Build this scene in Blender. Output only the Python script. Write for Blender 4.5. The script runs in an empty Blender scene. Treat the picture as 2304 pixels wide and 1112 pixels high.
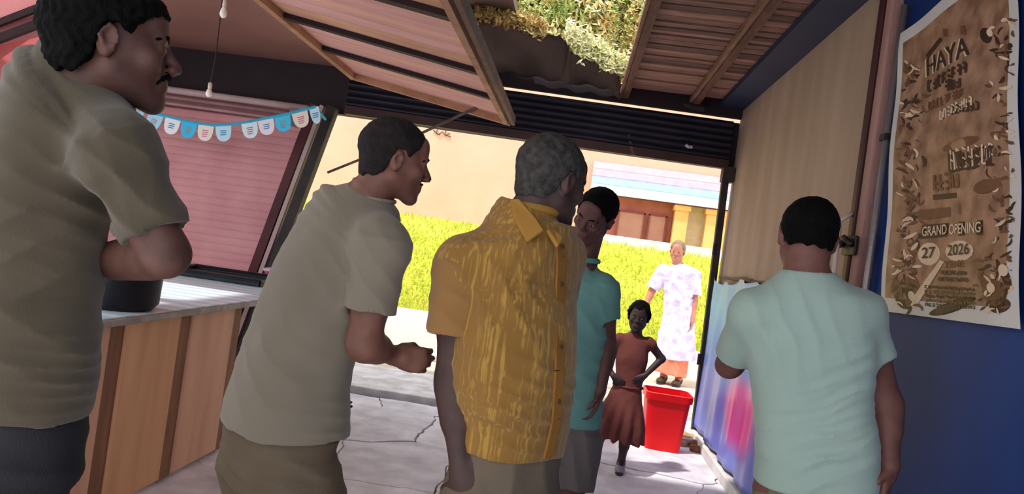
import bpy, math, random
import numpy as np
from mathutils import Vector, Matrix
import mathutils.noise as mn

random.seed(7); rng = np.random.default_rng(7)
C = bpy.context.scene.collection
SC = bpy.context.scene
PI = math.pi

# ------------------------------------------------------------------ camera
FPX = 1660.0; W, H = 2304, 1112
CAMZ = 1.30
ROLL = math.radians(8.0); YAW = math.radians(4.84); PITCH = math.radians(0.33)
fwd = Vector((-math.sin(YAW)*math.cos(PITCH), math.cos(YAW)*math.cos(PITCH), math.sin(PITCH)))
rgt0 = fwd.cross(Vector((0, 0, 1))).normalized()
up0 = rgt0.cross(fwd).normalized()
c_, s_ = math.cos(ROLL), math.sin(ROLL)
cx = rgt0*c_ + up0*s_
cy = -rgt0*s_ + up0*c_
cam_d = bpy.data.cameras.new('camera'); cam = bpy.data.objects.new('camera', cam_d); C.objects.link(cam)
cam_d.sensor_width = 36; cam_d.lens = FPX/W*36; cam_d.clip_start = 0.05; cam_d.clip_end = 300
R = Matrix((cx, cy, -fwd)).transposed().to_4x4(); R.translation = Vector((0, 0, CAMZ)); cam.matrix_world = R
SC.camera = cam

def ray(px, py): return cx*(px-W/2) - cy*(py-H/2) + fwd*FPX
def U(px, py, D):                      # the place at distance D along the hall that the photograph shows there
    r = ray(px, py); return Vector((0, 0, CAMZ)) + r*(D/r.y)
def Ux(px, py, X):
    r = ray(px, py); return Vector((0, 0, CAMZ)) + r*(X/r.x)

# ------------------------------------------------------------------ sky, sun, exposure
wd = bpy.data.worlds.new('sky'); SC.world = wd; wd.use_nodes = True
nt = wd.node_tree; nt.nodes.clear()
bg = nt.nodes.new('ShaderNodeBackground'); wo = nt.nodes.new('ShaderNodeOutputWorld')
bg.inputs[0].default_value = (0.93, 0.96, 1.0, 1); bg.inputs[1].default_value = 1.0
nt.links.new(bg.outputs[0], wo.inputs[0])
sd = bpy.data.lights.new('sun', 'SUN'); sun = bpy.data.objects.new('sun', sd); C.objects.link(sun)
sd.energy = 2.2; sd.angle = math.radians(2.5); sd.color = (1.0, 0.95, 0.89)
SUN_FROM = Vector((-0.35, -0.30, 0.89)).normalized()
sun.rotation_euler = SUN_FROM.to_track_quat('Z', 'Y').to_euler()
vs = SC.view_settings
vs.view_transform = 'Standard'; vs.look = 'None'; vs.gamma = 1; vs.exposure = 0.9; vs.use_curve_mapping = False

# ------------------------------------------------------------------ materials
def lin(c):
    return tuple(((v/255)/12.92 if v/255 <= 0.04045 else ((v/255+0.055)/1.055)**2.4) for v in c)
MC = {}
def mat(name, rgb, rough=0.75, rgb2=None, scale=6, bump=0.15, bscale=70, metal=0.0, spec=0.3, stretch=(1, 1, 1), sharp=0.0, sheen=0.0, det=4):
    if name in MC: return MC[name]
    m = bpy.data.materials.new(name); m.use_nodes = True; n = m.node_tree.nodes; l = m.node_tree.links
    b = n['Principled BSDF']; b.inputs['Roughness'].default_value = rough; b.inputs['Metallic'].default_value = metal
    b.inputs['Specular IOR Level'].default_value = spec
    if sheen: b.inputs['Sheen Weight'].default_value = sheen
    tc = n.new('ShaderNodeTexCoord'); mp = n.new('ShaderNodeMapping'); mp.inputs['Scale'].default_value = stretch
    l.new(tc.outputs['Object'], mp.inputs['Vector'])
    no = n.new('ShaderNodeTexNoise'); no.inputs['Scale'].default_value = scale; no.inputs['Detail'].default_value = det
    l.new(mp.outputs[0], no.inputs['Vector'])
    cr = n.new('ShaderNodeValToRGB'); a = lin(rgb); c2 = lin(rgb2) if rgb2 else tuple(v*0.82 for v in a)
    cr.color_ramp.elements[0].position = 0.32+sharp*0.15; cr.color_ramp.elements[1].position = 0.68-sharp*0.15
    cr.color_ramp.elements[0].color = (*c2, 1); cr.color_ramp.elements[1].color = (*a, 1)
    l.new(no.outputs[0], cr.inputs[0]); l.new(cr.outputs[0], b.inputs['Base Color'])
    if bump:
        n2 = n.new('ShaderNodeTexNoise'); n2.inputs['Scale'].default_value = bscale; n2.inputs['Detail'].default_value = 3
        l.new(mp.outputs[0], n2.inputs['Vector'])
        bp = n.new('ShaderNodeBump'); bp.inputs['Strength'].default_value = bump; bp.inputs['Distance'].default_value = 0.01
        l.new(n2.outputs[0], bp.inputs['Height']); l.new(bp.outputs[0], b.inputs['Normal'])
    MC[name] = m; return m

# ------------------------------------------------------------------ mesh helpers
ORG = {}
def org(o):
    v = Vector((0, 0, 0))
    while o is not None: v += o.location; o = o.parent
    return v
def tag(o, label=None, cat=None, group=None, kind=None):
    if label: o['label'] = label
    if cat: o['category'] = cat
    if group: o['group'] = group
    if kind: o['kind'] = kind
    return o
def thing(name, loc, label, cat, group=None):
    o = bpy.data.objects.new(name, None); C.objects.link(o); o.location = Vector(loc); o.empty_display_size = 0.1
    return tag(o, label, cat, group)
def link_mesh(name, V, F, m, parent=None, loc=None, smooth=False):
    me = bpy.data.meshes.new(name)
    base = org(parent) if parent is not None else Vector((0, 0, 0))
    if loc is not None: base = Vector(loc)
    b = np.array(base)
    me.from_pydata([tuple(np.array(v)-b) for v in V], [], F); me.validate(); me.update()
    if smooth:
        me.polygons.foreach_set('use_smooth', [True]*len(me.polygons))
    o = bpy.data.objects.new(name, me); C.objects.link(o)
    if m: me.materials.append(m)
    if parent is not None: o.parent = parent
    else: o.location = base
    return o
class MB:
    def __init__(s): s.V = []; s.F = []
    def add(s, V, F):
        k = len(s.V); s.V += [tuple(v) for v in V]; s.F += [tuple(i+k for i in f) for f in F]; return s
    def hexa(s, P):      # 8 corners: bottom 4 ccw, top 4 ccw
        return s.add(P, [(0, 3, 2, 1), (4, 5, 6, 7), (0, 1, 5, 4), (1, 2, 6, 5), (2, 3, 7, 6), (3, 0, 4, 7)])
    def box(s, x0, x1, y0, y1, z0, z1):
        return s.hexa([(x0, y0, z0), (x1, y0, z0), (x1, y1, z0), (x0, y1, z0), (x0, y0, z1), (x1, y0, z1), (x1, y1, z1), (x0, y1, z1)])
    def beam(s, a, b, w, h, up=(0, 0, 1)):
        a = Vector(a); b = Vector(b); d = (b-a).normalized(); u = Vector(up); r = d.cross(u).normalized(); u = r.cross(d)
        P = []
        for p in (a, b):
            P += [p - r*w/2 - u*h/2, p + r*w/2 - u*h/2, p + r*w/2 + u*h/2, p - r*w/2 + u*h/2]
        return s.add(P, [(0, 1, 2, 3), (7, 6, 5, 4), (0, 4, 5, 1), (1, 5, 6, 2), (2, 6, 7, 3), (3, 7, 4, 0)])
    def tube(s, pts, r, n=8, caps=True):
        pts = [Vector(p) for p in pts]; rs = r if isinstance(r, (list, tuple)) else [r]*len(pts)
        V = []; F = []; last = None
        for i, p in enumerate(pts):
            d = (pts[min(i+1, len(pts)-1)]-pts[max(i-1, 0)]).normalized()
            if last is None: a = d.orthogonal().normalized()
            else:
                a = last - d*last.dot(d); a = a.normalized() if a.length > 1e-5 else d.orthogonal().normalized()
            last = a; b = d.cross(a)
            for k in range(n):
                t = 2*PI*k/n; V.append(p + (a*math.cos(t)+b*math.sin(t))*rs[i])
        for i in range(len(pts)-1):
            for k in range(n):
                F.append((i*n+k, i*n+(k+1) % n, (i+1)*n+(k+1) % n, (i+1)*n+k))
        if caps: F.append(tuple(range(n-1, -1, -1))); F.append(tuple((len(pts)-1)*n+k for k in range(n)))
        return s.add(V, F)
    def lathe(s, c, prof, n=24, axis=None):
        V = []; F = []
        c = Vector(c)
        for r, z in prof:
            for k in range(n):
                t = 2*PI*k/n; V.append((c.x+r*math.cos(t), c.y+r*math.sin(t), c.z+z))
        for i in range(len(prof)-1):
            for k in range(n):
                F.append((i*n+k, i*n+(k+1) % n, (i+1)*n+(k+1) % n, (i+1)*n+k))
        if prof[0][0] > 1e-4: F.append(tuple(range(n-1, -1, -1)))
        if prof[-1][0] > 1e-4: F.append(tuple((len(prof)-1)*n+k for k in range(n)))
        return s.add(V, F)
    def build(s, name, m, parent=None, loc=None, smooth=False, kind=None):
        o = link_mesh(name, s.V, s.F, m, parent, loc, smooth)
        if kind: o['kind'] = kind
        return o
def bevel(o, w=0.01, seg=2):
    md = o.modifiers.new('bevel', 'BEVEL'); md.width = w; md.segments = seg; md.limit_method = 'ANGLE'; return o

# ------------------------------------------------------------------ implicit-surface modeller (people)
class Field:
    def __init__(s): s.P = []
    def _a(s, fn, lo, hi, k, op): s.P.append((fn, np.array(lo, float), np.array(hi, float), k, op)); return s
    def rc(s, a, b, ra, rb=None, k=0.02, op='u'):
        a = np.array(a, float); b = np.array(b, float); rb = ra if rb is None else rb; ab = b-a; L = max(ab@ab, 1e-9)
        def fn(P):
            q = P-a; t = np.clip((q@ab)/L, 0, 1)
            return np.linalg.norm(q-t[:, None]*ab, axis=1)-(ra+(rb-ra)*t)
        m = max(ra, rb); return s._a(fn, np.minimum(a, b)-m, np.maximum(a, b)+m, k, op)
    def ell(s, c, r, M=None, k=0.02, op='u'):
        c = np.array(c, float); r = np.array(r, float); M = np.eye(3) if M is None else np.array(M, float)
        def fn(P):
            q = (P-c)@M            # columns of M are local axes
            k0 = np.linalg.norm(q/r, axis=1); k1 = np.linalg.norm(q/(r*r), axis=1)+1e-9
            return k0*(k0-1)/k1
        m = r.max(); return s._a(fn, c-m, c+m, k, op)
    def loft(s, secs, k=0.02, op='u', n=2.3, grow=0.0, caps=(True, True)):
        # secs: (centre, lateral axis, forward axis, half width, half depth)
        cs = np.array([np.array(q[0], float) for q in secs]); rs = np.array([np.array(q[1], float) for q in secs]); fs = np.array([np.array(q[2], float) for q in secs])
        ab = np.array([(q[3]+grow, q[4]+grow) for q in secs])
        N = len(secs); m = 4; T = np.linspace(0, N-1, (N-1)*m+1)
        def cr(A):
            out = []
            for t in T:
                i = min(int(t), N-2); u = t-i
                p0, p1, p2, p3 = A[max(i-1, 0)], A[i], A[i+1], A[min(i+2, N-1)]
                out.append(0.5*((2*p1)+(-p0+p2)*u+(2*p0-5*p1+4*p2-p3)*u*u+(-p0+3*p1-3*p2+p3)*u**3))
            return np.array(out)
        cs, rs, fs, ab = cr(cs), cr(rs), cr(fs), cr(ab)
        def fn(P):
            best = np.full(len(P), 1e9); dd = np.full(len(P), 1e9)
            for i in range(len(cs)-1):
                d = cs[i+1]-cs[i]; L = d@d; q = P-cs[i]; t0 = (q@d)/L; t = np.clip(t0, 0, 1)
                cc = q-t[:, None]*d; dist = np.einsum('ij,ij->i', cc, cc); sel = dist < best
                if not sel.any(): continue
                t1 = t[sel][:, None]; c1 = cc[sel]; r = rs[i]*(1-t1)+rs[i+1]*t1; f = fs[i]*(1-t1)+fs[i+1]*t1
                a = ab[i, 0]*(1-t[sel])+ab[i+1, 0]*t[sel]; b = ab[i, 1]*(1-t[sel])+ab[i+1, 1]*t[sel]
                u = np.einsum('ij,ij->i', c1, r); w = np.einsum('ij,ij->i', c1, f)
                rad = ((np.abs(u)/a)**n+(np.abs(w)/b)**n)**(1/n)+1e-6; ln = np.sqrt(u*u+w*w)+1e-9
                g = ln*(1-1/rad); g = np.where(rad < 0.3, -np.minimum(a, b)*(1-rad), g)
                ax = np.zeros_like(g)-1
                if i == 0: ax = np.where(t0[sel] < 0, -t0[sel]*math.sqrt(L), -t0[sel]*math.sqrt(L))
                if i == len(cs)-2: ax = np.maximum(ax, (t0[sel]-1)*math.sqrt(L))
                dd[sel] = np.maximum(g, ax); best[sel] = dist[sel]
            return dd
        mm = ab.max(); return s._a(fn, cs.min(0)-mm, cs.max(0)+mm, k, op)
    def cut(s, fn, lo, hi, k=0.004): return s._a(fn, lo, hi, k, 's')
    def mesh(s, name, m, parent=None, vox=0.006, disp=None, loc=None, smooth=True):
        U_ = [p for p in s.P if p[4] == 'u']
        lo = np.min([p[1] for p in U_], axis=0)-vox*4; hi = np.max([p[2] for p in U_], axis=0)+vox*4
        n = (np.ceil((hi-lo)/vox/4).astype(int)+1)*4
        def ev(P):
            D = np.full(len(P), 0.5)
            for fn, a, b, k, op in s.P:
                mg = max(k, vox*3)+vox*8
                i = np.flatnonzero(((P > a-mg) & (P < b+mg)).all(1))
                if not len(i): continue
                d = fn(P[i]); o = D[i]
                if op == 's': d = -d
                h = np.clip(k-np.abs(o-d), 0, None)/max(k, 1e-6)
                D[i] = (np.minimum(o, d)-h*h*k*.25) if op == 'u' else (np.maximum(o, d)+h*h*k*.25)
            return D
        nc = n//4; ci = np.stack(np.meshgrid(*[np.arange(q) for q in nc], indexing='ij'), -1).reshape(-1, 3)
        Dc = ev(lo+(ci*4+1.5)*vox); near = ci[np.abs(Dc) < vox*8]
        D = np.repeat(np.repeat(np.repeat(Dc.reshape(nc), 4, 0), 4, 1), 4, 2).astype(np.float32)
        off = np.stack(np.meshgrid(*[np.arange(4)]*3, indexing='ij'), -1).reshape(-1, 3)
        fi = (near[:, None, :]*4+off[None]).reshape(-1, 3); P = lo+fi*vox; v = ev(P)
        if disp is not None:
            q = np.abs(v) < vox*4; v[q] += disp(P[q])
        D[fi[:, 0], fi[:, 1], fi[:, 2]] = v
        V, F = nets(D); V = V*vox+lo
        base = np.array(org(parent)) if parent is not None else (np.array(loc) if loc is not None else np.zeros(3))
        V = V-base
        me = bpy.data.meshes.new(name); me.vertices.add(len(V)); me.vertices.foreach_set('co', V.astype(np.float32).ravel())
        me.loops.add(len(F)*4); me.loops.foreach_set('vertex_index', F.ravel().astype(np.int32))
        me.polygons.add(len(F)); me.polygons.foreach_set('loop_start', np.arange(0, len(F)*4, 4, dtype=np.int32))
        me.polygons.foreach_set('use_smooth', np.ones(len(F), bool)); me.update(calc_edges=True); me.validate()
        me.materials.append(m)
        o = bpy.data.objects.new(name, me); C.objects.link(o)
        if parent is not None: o.parent = parent
        else: o.location = Vector(base)
        return o
def nets(D):
    ins = D < 0; n = np.array(D.shape)
    cnt = np.zeros(n-1, np.int8)
    for dx in (0, 1):
        for dy in (0, 1):
            for dz in (0, 1): cnt += ins[dx:n[0]-1+dx, dy:n[1]-1+dy, dz:n[2]-1+dz]
    act = np.argwhere((cnt > 0) & (cnt < 8)); ids = np.full(n-1, -1, np.int64); ids[act[:, 0], act[:, 1], act[:, 2]] = np.arange(len(act))
    cor = [(dx, dy, dz) for dx in (0, 1) for dy in (0, 1) for dz in (0, 1)]
    val = np.stack([D[act[:, 0]+c[0], act[:, 1]+c[1], act[:, 2]+c[2]] for c in cor], 1)
    S = np.zeros((len(act), 3)); K = np.zeros(len(act))
    for i, a in enumerate(cor):
        for j in range(i+1, 8):
            b = cor[j]
            if sum(abs(a[q]-b[q]) for q in range(3)) != 1: continue
            va, vb = val[:, i], val[:, j]; m = (va < 0) != (vb < 0)
            t = np.where(m, va/np.where(va-vb == 0, 1, va-vb), 0)
            p = np.array(a)+t[:, None]*(np.array(b)-np.array(a)); S[m] += p[m]; K[m] += 1
    V = act+S/K[:, None]; F = []
    for ax in range(3):
        sl0 = [slice(None)]*3; sl1 = [slice(None)]*3; sl0[ax] = slice(0, -1); sl1[ax] = slice(1, None)
        A = ins[tuple(sl0)]; B = ins[tuple(sl1)]; e = np.argwhere(A != B)
        o1, o2 = [(1, 2), (2, 0), (0, 1)][ax]
        e = e[(e[:, o1] > 0) & (e[:, o2] > 0) & (e[:, o1] < n[o1]-1) & (e[:, o2] < n[o2]-1)]
        def g(a, b):
            q = e.copy(); q[:, o1] -= a; q[:, o2] -= b; return ids[q[:, 0], q[:, 1], q[:, 2]]
        q = np.stack([g(1, 1), g(0, 1), g(0, 0), g(1, 0)], 1)
        fl = ~A[e[:, 0], e[:, 1], e[:, 2]]; q[fl] = q[fl][:, ::-1]; F.append(q)
    F = np.concatenate(F); return V, F[(F >= 0).all(1)]

def vnoise(P, f, seed=0.0):            # cheap smooth pseudo-noise
    x, y, z = P[:, 0]*f+seed, P[:, 1]*f+seed*1.7, P[:, 2]*f+seed*2.3
    return (np.sin(x*1.9+1.3*np.sin(y*2.3+z))+np.sin(y*2.1+1.7*np.sin(z*1.7-x))+np.sin(z*2.4+1.2*np.sin(x*2.9+y*0.7)))/3

def folds(spots):                      # spots: (centre, radius, fold direction, wavelength, amplitude)
    def f(P):
        d = np.zeros(len(P))
        w = vnoise(P, 9, 1.0)
        d += 0.0025*vnoise(P, 14, 3.1)
        for c, r, k, wl, a in spots:
            k = np.array(k, float); k /= np.linalg.norm(k); q = P-np.array(c)
            g = np.exp(-(q*q).sum(1)/(r*r)); ph = (q@k)/wl*2*PI+2.2*w
            d += a*g*(np.abs(np.sin(ph*0.5))**0.7-0.5)*2
        return d
    return f

def frame(forward, up=(0, 0, 1)):      # columns: right, forward, up
    f = np.array(forward, float); f /= np.linalg.norm(f); u = np.array(up, float); r = np.cross(f, u); r /= np.linalg.norm(r); u = np.cross(r, f)
    return np.stack([r, f, u], 1)

def add_head(F, c, M, s=1.0, jaw=1.0, nose=1.0):
    c = np.array(c, float)
    T = lambda x, y, z: c+M@(np.array([x, y, z])*s)
    F.ell(T(0, -.014, .036), np.array((.076, .096, .084))*s, M, k=.01)
    F.ell(T(0, .03, -.022), np.array((.062, .062, .078))*s, M, k=.03*s)
    for q in (-1, 1):
        F.rc(T(q*.05, -.002, -.05), T(q*.018, .066, -.094), .022*s*jaw, .019*s*jaw, k=.03*s)
        F.ell(T(q*.042, .062, -.022), np.array((.022, .024, .02))*s, M, k=.015*s)
    F.ell(T(0, .076, -.1), np.array((.021, .018, .018))*s*jaw, M, k=.018*s)
    F.rc(T(-.034, .080, .02), T(.034, .080, .02), .0125*s, k=.014*s)
    F.ell(T(0, .068, .052), np.array((.052, .026, .04))*s, M, k=.02*s)
    for q in (-1, 1): F.ell(T(q*.032, .1, .001), np.array((.0175, .0155, .0115))*s, M, k=.01*s, op='s')
    for q in (-1, 1): F.ell(T(q*.032, .079, .0), np.array((.0155, .0135, .0125))*s, M, k=.003*s)
    F.rc(T(0, .088, .014), T(0, .108*nose, -.026), .008*s, .0115*s, k=.008*s)
    for q in (-1, 1): F.ell(T(q*.0125, .101*nose, -.031), np.array((.0095, .011, .0085))*s, M, k=.006*s)
    F.ell(T(0, .083, -.062), np.array((.03, .016, .022))*s, M, k=.012*s)
    F.rc(T(-.018, .0905, -.057), T(.018, .0905, -.057), .0068*s, k=.004*s)
    F.rc(T(-.016, .089, -.0705), T(.016, .089, -.0705), .0078*s, k=.004*s)
    for q in (-1, 1):
        Me = M@np.array(Matrix.Rotation(q*-.35, 3, 'Z')@Matrix.Rotation(-.2, 3, 'X'))
        F.ell(T(q*.079, -.008, -.004), np.array((.008, .0195, .033))*s, Me, k=.006*s)
        F.ell(T(q*.088, -.003, .004), np.array((.006, .011, .018))*s, Me, k=.004*s, op='s')
        F.rc(T(q*.086, -.006, .024), T(q*.088, -.022, .006), .004*s, .0045*s, k=.003*s)
        F.rc(T(q*.088, -.022, .006), T(q*.081, -.008, -.03), .0045*s, .006*s, k=.003*s)
    return T

def hair(name, c, M, s, m, parent, thick=.01, line=None, vox=.005, noise=.003, seed=0., front=.072):
    c = np.array(c, float); F = Field()
    yy = np.array([-.14, -.09, -.05, -.03, -.012, .012, .03, .045, .07, .12]); zz = np.array([-.075, -.07, -.055, -.03, .032, .03, .012, .045, front, front+.012])
    if line is not None: yy, zz = line
    F.ell(c+M@(np.array([0, -.014, .037])*s), (np.array((.0775, .0975, .086))+thick)*s, M, k=.001)
    F.ell(c+M@(np.array([0, -.045, -.03])*s), (np.array((.062, .05, .06))+thick*.8)*s, M, k=.02)
    def cutf(P):
        q = (P-c)@M/s; zl = np.interp(q[:, 1], yy, zz)+.004*np.sin(q[:, 0]*160+seed)+.003*np.sin(q[:, 1]*230); ret = (zl-q[:, 2])*s*.8
        return -ret
    F.P.append((cutf, c-.3, c+.3, .004, 's'))
    def dsp(P):
        return noise*(np.sin(P[:, 0]*260+3*np.sin(P[:, 2]*90))+np.sin(P[:, 2]*240+3*np.sin(P[:, 1]*110))+np.sin(P[:, 1]*280+2*np.sin(P[:, 0]*70)))*.4+noise*1.2*vnoise(P, 30, seed)
    return F.mesh(name, m, parent, vox, dsp)

def add_hand(F, wrist, direc, palm_n, side, s=1.0, curl=0.5, spread=1.0):
    # direc: towards the fingers; palm_n: out of the palm; side: +1/-1 thumb side along direc x palm_n
    w = Vector(wrist); d = Vector(direc).normalized(); n = Vector(palm_n); n = (n-d*n.dot(d)).normalized(); t = d.cross(n)*side
    Mx = np.array([t, d, n]).T
    F.ell(w+d*.05*s, np.array((.038, .052, .0155))*s, Mx, k=.01)
    F.rc(w, w+d*.03*s, .024*s, .024*s, k=.015)
    for i, (o, L) in enumerate(((.028, .92), (.0095, 1.0), (-.009, .94), (-.027, .76))):
        p = w+d*(.088-.006*abs(i-1))*s+t*o*s; dd = (d+t*o*3*spread*.25).normalized(); a = 0
        F.rc(w+d*.045*s+t*o*.8*s, p, .0095*s, .0092*s, k=.006)
        for j, sl in enumerate((.042, .026, .021)):
            a += curl*(.75, 1.15, .8)[j]; v = dd*math.cos(a)+n*math.sin(a); p2 = p+v*sl*L*s
            F.rc(p, p2, (.0092, .0083, .0076)[j]*s, (.0083, .0076, .0066)[j]*s, k=.002); p = p2
    p = w+d*.022*s+t*.026*s; v = (d*.55+t*.75+n*.35).normalized(); p2 = p+v*.042*s
    if curl <= 1.1: F.rc(p, p2, .013*s, .0105*s, k=.01)
    if curl > 1.1: p2 = p+(d*.7+t*.25+n*.75).normalized()*.040*s; F.rc(p, p2, .013*s, .0105*s, k=.01)
    v = (d*.85+t*(.2 if curl < 1.1 else -.5)+n*(.3+curl*.35)).normalized(); p3 = p2+v*.032*s; F.rc(p2, p3, .0102*s, .009*s, k=.003)
    v = (d*.8-t*.2+n*(.3+curl*.6)).normalized(); F.rc(p3, p3+v*.024*s, .009*s, .0072*s, k=.003)

SKIN = lambda n, a, b=None: mat('skin_'+n, a, rough=.55, rgb2=b, scale=18, bump=.08, bscale=260, spec=.35)

def arm(F, sh, el, wr, s=1.0, fat=1.0):
    sh, el, wr = map(Vector, (sh, el, wr))
    F.rc(sh, el, .052*s*fat, .040*s*fat, k=.03); F.ell(sh.lerp(el, .45), np.array((.05, .05, .075))*s*fat*.98, frame((1, 0.1, 0), (el-sh).normalized()), k=.02)
    F.rc(el, wr, .040*s*fat, .026*s, k=.02); F.rc(el.lerp(wr, .12), el.lerp(wr, .42), .043*s*fat, .037*s*fat, k=.02)
def leg(F, hp, kn, an, toe, s=1.0):
    hp, kn, an, toe = map(Vector, (hp, kn, an, toe))
    F.rc(hp+Vector((0, 0, -.06)), kn, .078*s, .056*s, k=.04); F.rc(kn, an, .053*s, .036*s, k=.02); F.rc(kn.lerp(an, .18), kn.lerp(an, .45), .058*s, .05*s, k=.02)
    F.rc(an, an+(toe-an)*.1-Vector((0, 0, .0)), .038*s, .036*s, k=.02); F.rc(an+Vector((0, 0, -.025*s)), toe, .034*s, .022*s, k=.02)
def shoe(name, an, toe, m, parent, s=1.0, low=False):
    an, toe = Vector(an), Vector(toe); F = Field(); d = (toe-an); d.z = 0; d.normalize(); z0 = toe.z-.022*s
    M = frame(d, (0, 0, 1)); h = an-d*.03*s
    F.ell(Vector((h.x, h.y, z0+.04*s)), np.array((.042, .055, .045))*s, M, k=.01)
    F.ell(Vector((toe.x, toe.y, z0+.03*s))-d*.03*s, np.array((.048, .07, .034))*s, M, k=.03)
    F.rc(h+Vector((0, 0, -.02)), toe-d*.04*s, .04*s, .032*s, k=.03)
    F.P.append((lambda P: P[:, 2]-(z0+.004), np.array([toe.x-.4, toe.y-.4, z0-.2]), np.array([toe.x+.4, toe.y+.4, z0+.0]), .003, 's'))
    o = F.mesh(name, m, parent, .006)
    G = MB(); r = d.cross(Vector((0, 0, 1)))
    pts = []
    for k in range(20):
        t = 2*PI*k/20; c0 = (h+toe)*.5; L = (toe-h).length/2+.05*s; w = (.043+.008*math.cos(t))*s
        q = c0+d*math.cos(t)*L+r*math.sin(t)*w; pts.append((q.x, q.y))
    V = [(x, y, z0-.006) for x, y in pts]+[(x, y, z0+.014) for x, y in pts]; n = 20
    G.add(V, [tuple(range(n-1, -1, -1)), tuple(range(n, 2*n))]+[(k, (k+1) % n, n+(k+1) % n, n+k) for k in range(n)])
    G.build('sole', mat('rubber_sole', (60, 58, 56)), o)
    return o

def ringband(name, c, M, a, b, r, m, parent, tilt=0):
    G = MB(); pts = []
    for k in range(33):
        t = 2*PI*k/32; pts.append(Vector(np.array(c)+M@np.array([a*math.cos(t), b*math.sin(t), tilt*math.sin(t)])))
    G.tube(pts, r, 8, caps=False); return G.build(name, m, parent, smooth=True)
def eyes(T, M, s, parent):
    for q in (-1, 1):
        F = Field(); F.ell(T(q*.032, .0812, 0), np.array((.0118, .0118, .0078))*s, M); e = F.mesh('eye', mat('eye_white', (150, 136, 126), .3, bump=0), parent, .0025)
        F = Field(); F.ell(T(q*.032, .0895, 0), np.array((.0052, .0045, .0052))*s, M); F.mesh('iris', mat('iris', (28, 16, 12), .2, bump=0), e, .0016)
def brows(T, s, m, parent, up=0.0):
    for q in (-1, 1):
        F = Field(); F.rc(T(q*.014, .0925, .021+up), T(q*.034, .091, .0265+up), .0042*s, .0042*s, k=.004); F.rc(T(q*.034, .091, .0265+up), T(q*.052, .0735, .018+up), .0042*s, .0025*s, k=.004)
        F.mesh('eyebrow', m, parent, .0025)
#PEOPLE_ANCHOR
# ------------------------------------------------------------------ the setting
def noisep(p, f, a): return mn.noise_vector(Vector(p)*f)*a

# floor: cracked pale slabs
g = MB(); g.box(-6, 1.3, -3.5, 5.85, -0.20, -0.035); fl = g.build('floor', mat('crack_filler', (48, 46, 44), .9), kind='structure')
def clip(poly, nx, ny, d):
    out = []
    for i in range(len(poly)):
        a, b = poly[i], poly[(i+1) % len(poly)]; da = a[0]*nx+a[1]*ny-d; db = b[0]*nx+b[1]*ny-d
        if da <= 0: out.append(a)
        if (da < 0) != (db < 0): t = da/(da-db); out.append((a[0]+(b[0]-a[0])*t, a[1]+(b[1]-a[1])*t))
    return out
seeds = []
for i in range(8):
    for j in range(11):
        seeds.append((-3.9+i*.74+(j % 2)*.3+rng.uniform(-.34, .34), -2.0+j*.78+rng.uniform(-.33, .33)))
pm = [mat('slab_pale', (240, 236, 240), .8, (204, 198, 202), 5, .5, 30), mat('slab_grey', (228, 224, 230), .8, (190, 186, 192), 5, .5, 30)]
for i, (sx, sy) in enumerate(seeds):
    poly = [(-4.2, -2.4), (1.2, -2.4), (1.2, 5.78), (-4.2, 5.78)]
    for j, (tx, ty) in enumerate(seeds):
        if i == j: continue
        nx, ny = tx-sx, ty-sy; L = math.hypot(nx, ny)
        if L > 2.6: continue
        nx /= L; ny /= L; d = (sx+tx)/2*nx+(sy+ty)/2*ny-.003-.003*((i*7+j*7) % 3)/2
        poly = clip(poly, nx, ny, d)
        if len(poly) < 3: break
    if len(poly) < 3: continue
    pts = []
    for k in range(len(poly)):
        a, b = poly[k], poly[(k+1) % len(poly)]; n = max(1, int(math.hypot(b[0]-a[0], b[1]-a[1])/.05))
        for q in range(n):
            x, y = a[0]+(b[0]-a[0])*q/n, a[1]+(b[1]-a[1])*q/n; v = noisep((x, y, 0), 3.2, .07)+noisep((x, y, 5), 11, .02)
            pts.append((min(x+v.x, 1.2), min(y+v.y, 5.80)))
    n = len(pts); z = rng.uniform(-.004, .003)
    g = MB(); g.add([(x, y, -.04) for x, y in pts]+[(x, y, z) for x, y in pts], [tuple(range(n, 2*n))]+[(k, (k+1) % n, n+(k+1) % n, n+k) for k in range(n)])
    g.build('slab', pm[int(rng.integers(2))], fl)
# ground outside
g = MB()
nx, ny = 40, 16
for j in range(ny+1):
    for i in range(nx+1):
        x = -16+i*.8; y = 5.98+j*.36; g.V.append((x, y, 0.0+.012*mn.noise(Vector((x, y, 0)))))
for j in range(ny):
    for i in range(nx): a = j*(nx+1)+i; g.F.append((a, a+1, a+nx+2, a+nx+1))
g.build('ground', mat('yard_earth', (206, 184, 160), .95, (188, 172, 158), 3, .6, 20), smooth=True, kind='structure')
g = MB(); g.box(-6, 1.6, 5.86, 6.9, -.12, .045); bevel(g.build('threshold', mat('threshold_concrete', (226, 222, 224), .85, (186, 182, 180), 7, .6, 40), kind='structure'), .012)
g = MB(); g.box(-9, 3.0, 7.9, 8.25, 0, .07); bevel(g.build('yard_step', mat('step_concrete', (228, 222, 218), .85, (196, 190, 184), 7, .5, 40), kind='structure'), .012)
g = MB(); g.box(-16, 16, 11.35, 11.6, -.1, .17); bevel(g.build('kerb', mat('kerb_white', (236, 232, 232), .8, (200, 196, 196), 4, .4, 40), kind='structure'), .02)
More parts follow.
